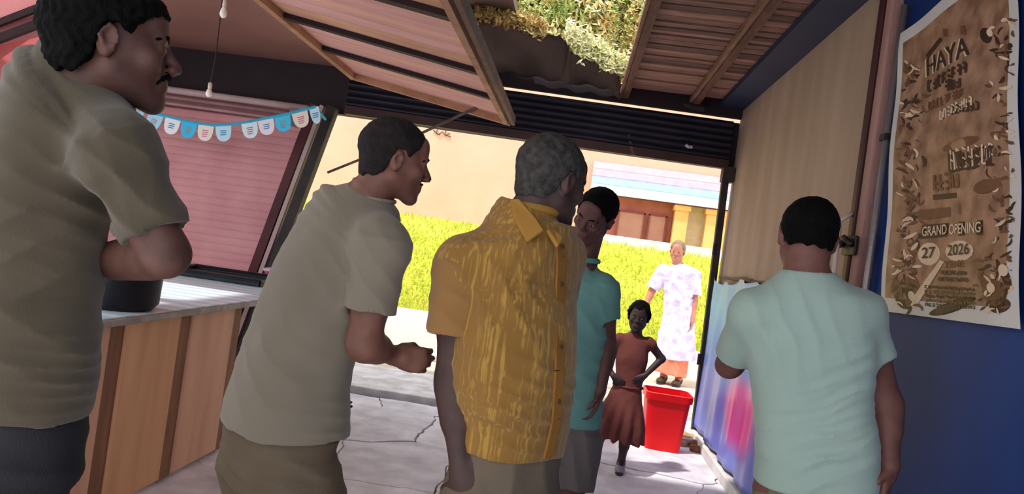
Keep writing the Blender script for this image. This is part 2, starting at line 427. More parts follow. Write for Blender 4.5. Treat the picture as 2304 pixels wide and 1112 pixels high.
# grass bank rising behind the kerb
g = MB(); NX, NY = 80, 26
def bank_z(x, y):
    t = min(max((y-11.5)/3.1, 0), 1); return .08+1.62*(t*t*(3-2*t))+max(0, y-14.6)*.035+.05*mn.noise(Vector((x*.8, y*.8, 0)))
for j in range(NY+1):
    for i in range(NX+1):
        x = -20+i*.5; y = 11.5+(j/NY)**1.3*9; g.V.append((x, y, bank_z(x, y)))
for j in range(NY):
    for i in range(NX): a = j*(NX+1)+i; g.F.append((a, a+1, a+NX+2, a+NX+1))
bank = g.build('grass_bank', mat('bank_soil', (158, 170, 40), .95, (188, 188, 70), 1.6, .5, 30), smooth=True, kind='structure')
g = MB()
for i in range(26000):
    x = rng.uniform(-7, 4.5); y = 11.55+abs(rng.normal(0, 1.5)) % 3.2; z = bank_z(x, y)-.01; h = rng.uniform(.05, .13); a = rng.uniform(0, PI); w = .011
    dx, dy = math.cos(a)*w, math.sin(a)*w; lx, ly = rng.uniform(-.05, .05, 2); k = len(g.V)
    g.V += [(x-dx, y-dy, z), (x+dx, y+dy, z), (x+lx, y+ly, z+h)]; g.F.append((k, k+1, k+2))
gr = g.build('grass', mat('grass_blade', (172, 184, 44), .8, (204, 200, 86), 1.2, 0), kind='stuff'); gr['label'] = 'bright yellow green grass on the bank outside'; gr['category'] = 'grass'
# low white wall on the bank in front of the far house
g = MB(); g.box(.35, 12, 14.9, 15.05, 1.55, 1.90); bevel(g.build('garden_wall', mat('kerb_white', (0, 0, 0))), .01)
tag(C.objects['garden_wall'], 'low white wall at the top of the grass bank', 'wall')

# far house
hs = thing('house', (0, 20, 1.85), 'far peach walled house with a striped eave and a red front above the lawn', 'building')
g = MB(); g.box(-16, 12, 20, 20.3, 1.6, 6.2); g.build('wall', mat('peach_plaster', (230, 178, 160), .9, (220, 170, 152), 1.2, .2, 20), hs)
g = MB(); a = U(1328, 430, 19.2); b = U(1328, 362, 19.9)
ex0, ex1 = a.x, 12
awn = None
cols = [('pink', (214, 166, 176)), ('lilac', (178, 162, 198)), ('pale_blue', (150, 180, 214)), ('white', (226, 228, 232))]
for k in range(4):
    z1 = b.z+(a.z-b.z)*k/4; z0 = b.z+(a.z-b.z)*(k+1)/4; y1 = 19.9-.7*k/4; y0 = 19.9-.7*(k+1)/4
    g = MB(); g.hexa([(ex0, y0, z0-.02), (ex1, y0, z0-.02), (ex1, y1, z1-.02), (ex0, y1, z1-.02), (ex0, y0, z0+.035), (ex1, y0, z0+.035), (ex1, y1, z1+.01), (ex0, y1, z1+.01)])
    g.build('eave_board', mat('eave_'+cols[k][0], cols[k][1], .6), hs)['label'] = cols[k][0].replace('_', ' ')+' band of the eave'
rp = MB(); rp.box(ex0-.1, U(1512, 500, 19.8).x, 19.82, 19.96, 1.75, a.z); fr = rp.build('front', mat('red_front', (190, 112, 104), .8, (170, 92, 90), 2, .2), hs); fr['label'] = 'dull red front under the eave'
for px0, px1 in ((1388, 1450), (1458, 1500)):
    x0, x1 = U(px0, 500, 19.75).x, U(px1, 500, 19.75).x; g = MB(); g.box(x0, x1, 19.76, 19.83, 2.0, 2.78)
    o = g.build('panel', mat('front_panel', (196, 140, 134), .7, (184, 128, 120), 3), hs); g = MB()
    for q in (0, 1): g.box(x0+q*(x1-x0-.04), x0+q*(x1-x0-.04)+.04, 19.73, 19.77, 2.0, 2.78)
    g.box(x0, x1, 19.73, 19.77, 2.75, 2.79); g.build('panel_frame', mat('panel_frame', (150, 80, 74), .7), o)
for px0, px1 in ((1515, 1545), (1586, 1640)):
    x0, x1 = U(px0, 500, 19.5).x, U(px1, 500, 19.5).x; g = MB(); g.box(x0, x1, 19.35, 19.65, 1.75, a.z-.05); g.box(x0-.04, x1+.04, 19.3, 19.7, a.z-.18, a.z-.05); g.build('column', mat('orange_column', (242, 190, 130), .8, (236, 176, 110), 2), hs)
g = MB(); g.box(U(1545, 500, 19.8).x, 12, 19.85, 19.98, 1.75, a.z); g.build('side_wall', mat('cream_wall', (246, 222, 196), .8), hs)
# scribble on the peach wall (illegible in the photograph)
g = MB()
q = [(975, 292), (985, 303), (996, 297), (1003, 306), (1012, 300)]
g.tube([U(x, y, 19.97) for x, y in q], .016, 5)
g.tube([U(x, y, 19.97) for x, y in [(984, 290), (982, 300), (990, 304)]], .014, 5); g.tube([U(x, y, 19.97) for x, y in [(1004, 292), (1001, 303), (1014, 308)]], .014, 5)
g.build('wall_mark', mat('wall_mark', (90, 80, 76), .8), hs)

# sunlit trees above the far house
def tree(loc, rx, ry, rz, n, seed, label, greens):
    r = np.random.default_rng(seed); t = thing('tree', (loc[0], loc[1], 1.9), label, 'tree', None)
    g = MB(); p = Vector((loc[0], loc[1], 1.85)); g.tube([p, p+Vector((.1, 0, 1.6)), Vector(loc)], [.22, .17, .08], 9)
    for k in range(9):
        a = k*.7; g.tube([Vector((loc[0], loc[1], loc[2]-1.2+k*.15)), Vector(loc)+Vector((math.cos(a)*rx*.75, math.sin(a)*ry*.7, -rz*.3+k*.12))], [.07, .02], 5)
    g.build('trunk', mat('bark', (110, 90, 70), .95, (84, 68, 54), 8, .6, 30), t)
    for mi, gm in enumerate(greens):
        g = MB()
        cl = [(r.normal(0, .5, 3)) for _ in range(60)]
        for i in range(n):
            c0 = cl[int(r.integers(60))]; v = c0+r.normal(0, .17, 3); L = np.linalg.norm(v); v = v/max(L, .9)
            c = np.array(loc)+v*np.array([rx, ry, rz]); s = r.uniform(.07, .16); a = Vector(r.normal(0, 1, 3)).normalized(); b = a.orthogonal().normalized(); c = Vector(c)
            g.add([c-a*s, c+b*s*.45, c+a*s, c-b*s*.45], [(0, 1, 2, 3)])
        g.build('foliage', gm, t, kind='stuff')
    return t
lg = [mat('leaf_pale', (214, 212, 150), .7, (232, 226, 178), 3, 0), mat('leaf_green', (176, 190, 110), .7, (130, 146, 76), 3, 0), mat('leaf_tan', (212, 186, 122), .7, (176, 146, 84), 3, 0)]
tree((-1.5, 21.6, 7.7), 1.9, 1.0, 2.2, 7500, 1, 'sunlit tan green tree seen at the left of the roof gap', lg)
tree((.5, 24.6, 9.0), 3.2, 1.0, 3.0, 9000, 3, 'large tree behind the two others filling the middle of the roof gap', lg)
tree((1.9, 21.6, 7.4), 1.5, 1.0, 2.4, 7500, 2, 'paler green tree seen at the right of the roof gap beside the first rafter', lg)

# ---------------- right hand wall
blue = mat('blue_gloss_paint', (16, 56, 122), .55, (12, 44, 100), 1.5, .06, 12, spec=.2)
g = MB(); g.box(1.2, 1.32, -1.5, 3.16, -.05, 2.9); g.build('wall_right', blue, kind='structure')
g = MB(); g.box(1.2, 1.32, 3.16, 6.2, -.05, 2.9); g.build('wall_right', mat('beige_plaster', (176, 150, 130), .85, (158, 132, 114), 1.6, .25, 25, stretch=(1, 2.5, .5)), kind='structure')
g = MB(); g.box(1.0, 1.2, .2, 6.13, 2.70, 2.74); g.build('trim_beam', mat('beam_blue', (34, 44, 72), .6, (48, 52, 76), 3, .2), kind='structure')
g = MB(); g.box(1.135, 1.2, 3.25, 6.2, 0, .075); bevel(g.build('baseboard_right', mat('skirting_white', (226, 222, 220), .7, (200, 196, 194), 4, .2), kind='structure'), .01)
# printed plastic sheet hung over the lower half of the wall
sh = MB(); NY, NZ = 60, 30
def sheet_pt(u, v):
    y = 3.30+u*2.88; z = .10+v*(1.20+.015*math.sin(u*40)+.02*math.sin(u*13))
    return (1.158-.012*math.sin(u*34+2*math.sin(v*3))-.008*math.sin(u*71+v*4), y, z)
for j in range(NZ+1):
    for i in range(NY+1): sh.V.append(sheet_pt(i/NY, j/NZ))
for j in range(NZ):
    for i in range(NY): a = j*(NY+1)+i; sh.F.append((a, a+NY+1, a+NY+2, a+1))
m = bpy.data.materials.new('printed_sheet'); m.use_nodes = True; n = m.node_tree.nodes; l = m.node_tree.links; b = n['Principled BSDF']; b.inputs['Roughness'].default_value = .35
tc = n.new('ShaderNodeTexCoord'); sp = n.new('ShaderNodeSeparateXYZ'); l.new(tc.outputs['Object'], sp.inputs[0])
r1 = n.new('ShaderNodeValToRGB'); e = r1.color_ramp; e.elements[0].position = 0.0; e.elements[0].color = (*lin((108, 128, 214)), 1); e.elements[1].position = 1.0; e.elements[1].color = (*lin((150, 186, 214)), 1)
for p, c in ((.35, (132, 136, 222)), (.62, (118, 160, 228)), (.85, (146, 196, 232))): q = e.elements.new(p); q.color = (*lin(c), 1)
mr = n.new('ShaderNodeMapRange'); mr.inputs[1].default_value = 0; mr.inputs[2].default_value = 1.3; l.new(sp.outputs[2], mr.inputs[0]); l.new(mr.outputs[0], r1.inputs[0])
gr_ = n.new('ShaderNodeTexGradient'); gr_.gradient_type = 'SPHERICAL'; mp = n.new('ShaderNodeMapping'); mp.vector_type = 'TEXTURE'; mp.inputs['Location'].default_value = (1.18, 4.75, .48); mp.inputs['Scale'].default_value = (1, .62, .30)
l.new(tc.outputs['Object'], mp.inputs[0]); l.new(mp.outputs[0], gr_.inputs[0])
rp_ = n.new('ShaderNodeValToRGB'); rp_.color_ramp.elements[0].position = .12; rp_.color_ramp.elements[1].position = .5; l.new(gr_.outputs[0], rp_.inputs[0])
mx = n.new('ShaderNodeMix'); mx.data_type = 'RGBA'; l.new(rp_.outputs[0], mx.inputs[0]); l.new(r1.outputs[0], mx.inputs[6]); mx.inputs[7].default_value = (*lin((240, 70, 170)), 1)
l.new(mx.outputs[2], b.inputs['Base Color'])
o = sh.build('plastic_sheet', m, loc=(0, 0, 0), smooth=True); tag(o, 'pale blue plastic sheet with a pink print hung along the lower beige wall', 'sheet')
md = o.modifiers.new('thick', 'SOLIDIFY'); md.thickness = .003
g = MB(); g.tube([(1.185, 3.32, 1.328), (1.185, 4.2, 1.325), (1.185, 5.2, 1.322), (1.185, 6.06, 1.328)], .010, 7); g.tube([(1.185, 5.0, 1.325), (1.175, 5.2, 1.335), (1.185, 5.5, 1.325)], .014, 6)
tag(g.build('cord', mat('rope', (120, 100, 70), .9)), 'brown cord along the top edge of the plastic sheet', 'cord')

# jamb, conduit and latch on the right wall
g = MB(); g.box(1.15, 1.2, 3.14, 3.205, 0, 2.69); bevel(g.build('trim_jamb', mat('jamb_pink', (170, 128, 118), .6, (140, 100, 92), 3, .3, 30, stretch=(6, 6, .6)), kind='structure'), .008)
g = MB(); g.box(1.14, 1.2, 3.21, 3.26, 0, 2.69); bevel(g.build('trim_jamb', mat('jamb_dark', (70, 34, 36), .5, (50, 24, 26), 3), kind='structure'), .006)
cd = thing('conduit', (1.17, 3.06, 0), 'thin steel pipe clipped upright on the blue wall beside the pink jamb', 'pipe')
g = MB(); g.tube([(1.175, 3.07, .05), (1.175, 3.07, 2.5)], .014, 12); g.build('pipe', mat('pipe_grey', (150, 140, 142), .4, metal=.5), cd, smooth=True)
for z in (.5, 1.2, 1.95): g = MB(); g.box(1.155, 1.2, 3.045, 3.095, z, z+.025); g.build('clip', mat('clip_dark', (60, 54, 56), .5, metal=.5), cd)
lt = thing('latch', (1.14, 3.18, 1.5), 'dark metal latch with a pale handle on the pink jamb', 'latch')
g = MB(); g.box(1.125, 1.14, 3.12, 3.26, 1.48, 1.56); bevel(g.build('plate', mat('latch_metal', (56, 46, 44), .45, metal=.6), lt), .005)
g = MB(); g.tube([(1.115, 3.12, 1.52), (1.105, 3.19, 1.55), (1.115, 3.26, 1.52)], .013, 8); g.build('bolt', mat('latch_metal', (0, 0, 0)), lt, smooth=True)
g = MB(); g.tube([(1.14, 3.235, 1.34), (1.10, 3.235, 1.36), (1.095, 3.235, 1.62), (1.14, 3.235, 1.66)], .010, 8); g.build('handle', mat('handle_pale', (206, 190, 180), .35), lt, smooth=True)

# ---------------- gate opening at the end of the hall: header with the rolled shutter, posts
hd = tag(MB().hexa([(-4.8, 6.2, 2.30), (1.25, 6.2, 2.225), (1.25, 6.30, 2.225), (-4.8, 6.30, 2.30), (-4.8, 6.2, 2.72), (1.25, 6.2, 2.605), (1.25, 6.30, 2.605), (-4.8, 6.30, 2.72)]).build('wall_header', mat('header_brown', (44, 30, 34), .7, (36, 26, 30), 4)), kind='structure')
rs = thing('rolled_shutter', (-.5, 6.17, 2.25), 'dark ribbed roller shutter pushed up under the roof over the gateway', 'shutter')
shm = mat('shutter_dark', (44, 40, 52), .45, (36, 32, 42), 3, .1, metal=.3)
for k in range(6):
    zc = .05+k*.055
    V = []; F = []
    for xi, x in enumerate((-2.1, 1.14)):
        zb = 2.28 if xi == 0 else 2.225
        for q in range(7):
            t = q/6; V.append((x, 6.15-.018*math.sin(PI*t), zb+zc+.055*t))
        V.append((x, 6.195, zb+zc+.055)); V.append((x, 6.195, zb+zc))
    nn = 9; F = [(q, (q+1) % nn, nn+(q+1) % nn, nn+q) for q in range(nn)]+[tuple(range(nn-1, -1, -1)), tuple(range(nn, 2*nn))]
    MB().add(V, F).build('slat', shm, rs)
MB().hexa([(-2.1, 6.12, 2.265), (1.14, 6.12, 2.21), (1.14, 6.19, 2.21), (-2.1, 6.19, 2.265), (-2.1, 6.12, 2.335), (1.14, 6.12, 2.28), (1.14, 6.19, 2.28), (-2.1, 6.19, 2.335)]).build('bottom_rail', mat('rail_brown', (72, 44, 40), .6, (56, 34, 32), 4), rs)
g = MB(); g.tube([(.78, 6.12, 2.36), (.80, 6.11, 2.345), (.83, 6.12, 2.35)], .013, 8); g.build('pull_ring', mat('ring_white', (200, 196, 200), .4), rs)
p = thing('gate_post', (1.17, 6.15, 0), 'slim dark post at the right edge of the gateway behind the red bin', 'post')
g = MB(); g.beam((1.165, 6.13, 0), (1.13, 6.13, 2.22), .055, .06, (0, 1, 0)); bevel(g.build('shaft', mat('post_black', (40, 34, 34), .6, (60, 48, 44), 9), p), .006)
g = MB(); g.box(1.10, 1.19, 6.08, 6.19, 2.10, 2.22); g.build('bracket', mat('post_black', (0, 0, 0)), p)
for z in (.6, 1.5): g = MB(); g.tube([(1.115, 6.10, z), (1.115, 6.10, z+.09)], .012, 8); g.build('hinge', mat('post_black', (0, 0, 0)), p)
p = thing('gate_post', (-2.66, 6.1, 0), 'leaning black and oxblood post between the pink shutter and the gateway', 'post')
def lp(x, z): return (x-.36*(2.35-z)*.62, 6.10, z)
g = MB(); g.beam(lp(-2.18, 0), lp(-2.18, 2.30), .085, .09, (0, 1, 0)); g.build('shaft', mat('post_black', (0, 0, 0)), p)
g = MB(); g.beam(lp(-2.268, 0), lp(-2.268, 2.30), .035, .07, (0, 1, 0)); g.build('rail', mat('rail_pale', (196, 168, 166), .5), p)['label'] = 'pale rail'
g = MB(); g.beam(lp(-2.335, 0), lp(-2.335, 2.30), .075, .08, (0, 1, 0)); g.build('rail', mat('rail_oxblood', (92, 28, 38), .5, (66, 18, 26), 5), p)['label'] = 'oxblood red rail'

g = MB(); g.hexa([(-4.8, 6.14, 2.74), (1.2, 6.14, 2.632), (1.2, 6.19, 2.632), (-4.8, 6.19, 2.74), (-4.8, 6.14, 2.80), (1.2, 6.14, 2.80), (1.2, 6.19, 2.80), (-4.8, 6.19, 2.80)]); g.build('trim_plate', mat('header_brown', (0, 0, 0)), kind='structure')
# ---------------- pink roller shutter of the stall
ps = thing('roller_shutter', (-3.4, 6.15, 0), 'pink ribbed roller shutter behind the stall counter', 'shutter')
pk = mat('shutter_pink', (232, 170, 172), .6, (216, 150, 154), 2.5, .1)
for k in range(32):
    V = []; z0 = .02+k*.066
    for x in (-4.7, -2.45+.012*0):
        xx = x if x < -3 else -2.46-.22*(2.35-z0)*.3
        for t, dy in ((0, 0), (.15, -.006), (.5, -.009), (.85, -.006), (1.0, 0)): V.append((xx, 6.16+dy, z0+.066*t))
        V.append((xx, 6.185, z0+.064)); V.append((xx, 6.185, z0))
    MB().add(V, [(q, (q+1) % 7, 7+(q+1) % 7, 7+q) for q in range(7)]+[tuple(range(6, -1, -1)), tuple(range(7, 14))]).build('slat', pk, ps)
MB().box(-4.75, -2.48, 6.195, 6.22, 0, 2.30).build('light_stop_board', mat('light_stop_pink', (190, 126, 132), .8), ps)  # board added behind the slats so daylight does not show between them
for k, (z, r, c) in enumerate(((2.262, .030, (214, 184, 182)), (2.20, .016, (170, 136, 134)), (2.145, .013, (200, 166, 162)))):
    g = MB(); g.tube([(-4.7, 6.10, z+.02), (-2.36-.02*k, 6.10, z)], r, 12); g.build('pipe', mat('pipe_%d' % k, c, .5), ps, smooth=True)
g = MB(); g.box(-2.55, -2.47, 6.06, 6.12, 2.10, 2.24); g.build('bracket', mat('bracket_grey', (132, 122, 136), .5), ps)

# ---------------- ceilings
g = MB(); g.box(-4.8, -1.79, 3.6, 6.2, 2.67, 2.72); g.build('ceiling', mat('ceiling_brown', (150, 108, 94), .85, (134, 94, 82), 1.2, .1), kind='structure')
g = MB(); g.box(-4.8, -.62, 3.6, 6.35, 2.92, 2.97); g.box(-2.7, -.62, .2, 3.6, 2.92, 2.97); g.build('roof', mat('shade_roof', (120, 104, 96), .7), kind='structure')  # unseen roof, outline shaped to shade the hall and let daylight onto the counter
g = MB(); g.box(-.62, .22, .2, 3.80, 2.80, 2.84); g.build('roof', mat('shade_roof', (0, 0, 0)), kind='structure')  # unseen cover added to shorten the gap and keep sun off the men
g = MB(); g.box(.22, 1.35, .2, 6.15, 2.795, 2.82); g.build('roof', mat('shade_roof', (0, 0, 0)), kind='structure')  # unseen roof above the slats, near edge cut back to let in daylight
cl = thing('slatted_ceiling', (.65, 4, 2.73), 'brown cane slat ceiling nailed above the two rafters on the right', 'ceiling')
sm = [mat('cane_a', (150, 112, 98), .8, (112, 82, 72), 9, .3, 60, stretch=(.6, 4, 4)), mat('cane_b', (172, 130, 114), .8, (136, 100, 88), 9, .3, 60, stretch=(.6, 4, 4)), mat('cane_c', (118, 88, 80), .8, (92, 68, 60), 9, .3, 60, stretch=(.6, 4, 4))]
y = 6.06; k = 0
while y > 2.6:
    w = .07+rng.uniform(-.012, .02); zj = 2.745+rng.uniform(0, .012); a = rng.uniform(-.006, .006)
    if y > 5.55: w = .16; 
    MB().hexa([(.2, y-w+a, zj), (1.05, y-w-a, zj), (1.05, y-a, zj), (.2, y+a, zj), (.2, y-w+a, zj+.02), (1.05, y-w-a, zj+.02), (1.05, y-a, zj+.02), (.2, y+a, zj+.02)]).build('slat', sm[1 if y > 5.5 else (0, 1, 2, 0)[k % 4]], cl)
    y -= w+rng.uniform(.012, .028); k += 1
wood = mat('rafter_wood', (120, 84, 66), .8, (84, 58, 48), 7, .4, 50, stretch=(5, .7, 5))
for x, lb in ((.235, 'weathered timber rafter at the edge of the roof gap'), (.80, 'timber rafter crossing the middle of the cane slat ceiling')):
    r = thing('rafter', (x, 2, 2.70), lb, 'rafter')
    g = MB(); g.box(x-.02, x+.03, .3, 6.14, 2.685, 2.742); g.build('joist', wood, r)
    g = MB(); g.box(x-.045, x-.022, .3, 6.12, 2.70, 2.742); g.build('batten', mat('batten_light', (158, 118, 96), .8, (120, 88, 70), 7, .4, 50, stretch=(5, .7, 5)), r)
g = MB(); g.tube([(.72, 6.10, 2.69), (.78, 6.07, 2.665), (.86, 6.07, 2.665), (.92, 6.10, 2.69)], [.02, .035, .035, .02], 8); tag(g.build('cable_tie', mat('post_black', (0, 0, 0)), loc=(.8, 6.08, 2.66)), 'dark bundle of wire tied under the middle rafter end', 'wire')
# dark tarpaulin hanging in the roof gap
top = [(960, -60, 4.6), (1035, 2, 4.9), (1075, 40, 5.0), (1110, 34, 5.0), (1165, 62, 5.1), (1215, 78, 5.2), (1262, 84, 5.2), (1284, 100, 5.3), (1272, 112, 5.3), (1300, 122, 5.4), (1338, 140, 5.5), (1352, 156, 5.6), (1388, 160, 5.7), (1396, 178, 5.8)]
g = MB(); NT = 14; NS = 70
for i in range(NS+1):
    s = i/NS*(len(top)-1); k = min(int(s), len(top)-2); u = s-k; t0 = [top[k][q]*(1-u)+top[k+1][q]*u for q in range(3)]
    bx = 1080+(1400-1080)*i/NS; by = 160+(bx-1115)*.152
    B = U(bx, by, 6.12); T = U(t0[0], t0[1]+3*math.sin(i*2.3), t0[2])
    for j in range(NT+1):
        v = j/NT; p = B.lerp(T, v); p.z -= .10*math.sin(PI*v)*(0.6+.4*math.sin(i*.2)); p += Vector((0, 0, .012*math.sin(i*.5+v*5))); g.V.append(tuple(p))
for i in range(NS):
    for j in range(NT): a = i*(NT+1)+j; g.F.append((a, a+1, a+NT+2, a+NT+1))
o = g.build('tarpaulin', mat('tarp_dark', (86, 70, 64), .8, (66, 54, 50), 2.5, .2), loc=(0, 6, 2.7), smooth=True); tag(o, 'torn dark brown tarpaulin sagging across the roof gap above the header', 'tarpaulin')
md = o.modifiers.new('thick', 'SOLIDIFY'); md.thickness = .004
g = MB()
pts = [U(1040+ i*3.2, 2+i*5.3+4*math.sin(i*1.3), 4.75) for i in range(11)]; g.tube(pts, [.012+.006*math.sin(i*2) for i in range(11)], 6)
tag(g.build('cloth_strip', mat('cloth_white', (226, 222, 200), .9), loc=pts[0], smooth=True), 'twisted white cloth strip at the upper left edge of the tarpaulin', 'cloth')
# torn leafy fringe lying over the edge of the tarpaulin
for (cx_, cy_, n_, lb) in ((1340, 125, 420, 'pale dry leaves caught on the right end of the tarpaulin'), (1130, 18, 300, 'pale dry leaves on the left upper edge of the tarpaulin')):
    g = MB(); r = np.random.default_rng(n_)
    for i in range(n_*4):
        if cx_ > 1300: px = r.uniform(1275, 1425); py = 70+(px-1275)*.62+r.normal(0, 14); dd = 5.35+(px-1275)/150*.45
        else: px = r.uniform(1070, 1230); py = 20+(px-1070)*.27+r.normal(0, 9); dd = 4.95
        c = U(px, py, dd+r.uniform(-.03, .12)); s = r.uniform(.012, .035); a = Vector(r.normal(0, 1, 3)).normalized(); b = a.orthogonal().normalized(); g.add([c-a*s, c+b*s*.5, c+a*s, c-b*s*.5], [(0, 1, 2, 3)])
    tag(g.build('dry_leaves', lg[0] if cx_ > 1300 else lg[2], loc=U(cx_, cy_, 5.3)), lb, 'leaves', kind='stuff')

# ---------------- boarded awning flap
fl_ = thing('awning_flap', (-1.76, 5.2, 2.42), 'pinkish boarded awning flap with dark battens hinged over the stall front', 'awning')
HX, HZ, EX, EZ = -1.76, 2.42, -.61, 2.235
def fp(t, y, dz=0): return (HX+(EX-HX)*t, y, HZ+(EZ-HZ)*t+dz)
bm_ = [mat('board_pink', (228, 172, 154), .75, (206, 148, 132), 3, .2, 50, stretch=(.6, 4, 4)), mat('board_rose', (222, 168, 160), .75, (202, 146, 140), 3, .2, 50, stretch=(.6, 4, 4)), mat('board_tan', (216, 166, 134), .75, (192, 138, 110), 3, .2, 50, stretch=(.6, 4, 4))]
y = 5.2; k = 0
while y > 1.5:
    w = .165; y0 = y-w; MB().hexa([fp(0, y0), fp(1, y0), fp(1, y), fp(0, y), fp(0, y0, .018), fp(1, y0, .018), fp(1, y, .018), fp(0, y, .018)]).build('board', bm_[(0, 1, 0, 2, 1)[k % 5]], fl_); y -= w+.004; k += 1
dk = mat('batten_dark', (44, 18, 20), .7, (30, 12, 14), 4)
for yb in (4.52, 3.90, 3.0, 2.2):
    MB().hexa([fp(.02, yb-.03, -.028), fp(.97, yb-.03, -.028), fp(.97, yb+.03, -.028), fp(.02, yb+.03, -.028), fp(.02, yb-.03, -.002), fp(.97, yb-.03, -.002), fp(.97, yb+.03, -.002), fp(.02, yb+.03, -.002)]).build('batten', dk, fl_)
fm = mat('frame_light_wood', (186, 136, 104), .7, (150, 104, 80), 6, .3, 50)
g = MB(); g.beam(fp(1.0, 5.24, -.02), fp(1.0, 1.5, -.02), .035, .05); g.build('frame_rail', fm, fl_)
g = MB(); g.beam(fp(1.045, 5.24, -.005), fp(1.045, 1.5, -.005), .025, .06); g.build('frame_rail', mat('frame_dark_wood', (116, 78, 66), .7, (80, 52, 46), 6, .3, 50), fl_)
g = MB(); g.beam(fp(-.01, 5.22, -.02), fp(1.03, 5.22, -.02), .045, .05); g.build('frame_rail', fm, fl_)
g = MB(); g.beam(fp(0, 5.24, -.02), fp(0, 1.5, -.02), .04, .05); g.build('frame_rail', fm, fl_)
g = MB(); g.box(-1.80, -1.775, 1.3, 5.26, 2.42, 2.67); g.build('trim_fascia', mat('ceiling_brown', (0, 0, 0)), kind='structure')
a = Vector((-2.40, 6.02, 1.58)); a = U(738, 388, 5.9); b = U(1072, 242, 5.15)
g = MB(); g.tube([a, a.lerp(b, .5)+Vector((0, 0, -.02)), b], .011, 8); tag(g.build('prop_stick', mat('stick', (74, 62, 56), .8, (110, 92, 80), 9), loc=a), 'thin wooden stick propping the boarded flap from the leaning post', 'stick')
# second flap at the far left
f2 = thing('awning_flap', (-2.3, 2.3, 1.9), 'salmon pink sloping flap behind the head of the man in olive', 'awning')
def q4(P, th=.02): A = [Vector(p) for p in P]; nrm = (A[1]-A[0]).cross(A[3]-A[0]).normalized()*th; return [tuple(v) for v in A]+[tuple(v+nrm) for v in A]
D2 = 2.9
MB().hexa(q4([U(-90, 196, D2), U(130, 166, D2+.25), U(95, 70, D2+.25), U(-90, 120, D2)])).build('panel', mat('salmon', (232, 136, 130), .7, (214, 116, 116), 2, .1), f2)
MB().hexa(q4([U(-90, 122, D2), U(122, 76, D2+.2), U(175, 12, D2+.2), U(-90, 82, D2)])).build('panel', mat('salmon_dark', (204, 130, 130), .7, (180, 108, 110), 2, .1), f2)
MB().hexa(q4([U(-90, 84, D2), U(175, 14, D2+.2), U(330, -70, D2+.2), U(-90, -40, D2)])).build('panel', mat('salmon_dark', (0, 0, 0)), f2)
for a, b, r in ((U(-90, 121, D2-.03), U(170, 22, D2+.1), .016), (U(-90, 86, D2-.03), U(190, -22, D2+.1), .013)):
    g = MB(); g.beam(a, b, r*2, r*2); g.build('batten', dk, f2)
g = MB(); g.beam(U(-90, 200, D2-.02), U(130, 174, D2+.2), .03, .03); g.build('edge_strip', mat('edge_red', (196, 84, 76), .6), f2)
# pink and grey wall of the stall behind
g = MB(); g.box(-4.9, -4.8, 4.6, 6.3, -.05, 2.9); g.build('wall_left', mat('wall_rose', (186, 130, 122), .85, (166, 112, 106), 1.5, .1), kind='structure')

# ---------------- counter
ct = thing('counter', (-2.4, 3.2, 0), 'orange tan boarded stall counter with a stone slab top', 'counter')
cf = [mat('ply_orange', (232, 178, 132), .7, (212, 156, 114), 2.2, .15, 60, stretch=(4, 4, .5)), mat('ply_pink', (228, 178, 146), .7, (208, 156, 128), 2.2, .15, 60, stretch=(4, 4, .5))]
CX = -1.74; yb = [1.9, 2.36, 2.80, 3.32, 3.86]
for k in range(4):
    g = MB(); g.box(CX-.03, CX, yb[k]+.05, yb[k+1]-.055, .03, .80); bevel(g.build('panel', cf[k % 2], ct), .006, 1)
for k, yy in enumerate(yb[1:]):
    g = MB(); g.box(CX-.045, CX-.012, yy-.055, yy+.05, .02, .80); g.build('batten', mat('counter_batten', (156, 112, 82), .75, (128, 90, 66), 5, .2, 60, stretch=(4, 4, .5)), ct)
g = MB(); g.box(-2.9, CX-.05, 3.86, 3.90, .03, .80); g.build('end_panel', cf[1], ct)
g = MB(); g.box(-2.9, -2.86, 1.9, 4.02, .03, .80); g.build('back_panel', cf[1], ct)
TP = [(-1.70, 1.8), (-1.70, 4.30), (-2.02, 5.95), (-3.4, 5.95), (-3.4, 1.8)]; n = 5
g = MB(); g.add([(x, y, .80) for x, y in TP]+[(x, y, .826) for x, y in TP], [tuple(range(n-1, -1, -1))[::-1], tuple(range(n, 2*n))[::-1]]+[(k, n+k, n+(k+1) % n, (k+1) % n) for k in range(n)])
bevel(g.build('slab', mat('slab_stone', (176, 168, 160), .6, (140, 132, 126), 12, .3), ct), .004, 1)
for (x, y) in ((-3.3, 5.8), (-2.2, 5.6), (-3.3, 1.95)): g = MB(); g.box(x-.03, x+.03, y-.03, y+.03, 0, .8); g.build('leg', mat('counter_batten', (0, 0, 0)), ct)
# tablecloth
TC = [(-1.72, 2.2), (-1.72, 4.28), (-2.03, 5.90), (-3.3, 5.90), (-3.3, 2.2)]
m = bpy.data.materials.new('striped_oilcloth'); m.use_nodes = True; nn = m.node_tree.nodes; l = m.node_tree.links; b = nn['Principled BSDF']; b.inputs['Roughness'].default_value = .35
tc = nn.new('ShaderNodeTexCoord'); wv = nn.new('ShaderNodeTexWave'); wv.bands_direction = 'Y'; wv.inputs['Scale'].default_value = 2.2; wv.inputs['Distortion'].default_value = 2.0; wv.inputs['Detail'].default_value = 2
cr = nn.new('ShaderNodeValToRGB'); cr.color_ramp.elements[0].color = (*lin((196, 226, 246)), 1); cr.color_ramp.elements[1].color = (*lin((240, 247, 252)), 1); cr.color_ramp.elements[0].position = .25; cr.color_ramp.elements[1].position = .6
l.new(tc.outputs['Object'], wv.inputs[0]); l.new(wv.outputs[0], cr.inputs[0]); l.new(cr.outputs[0], b.inputs['Base Color'])
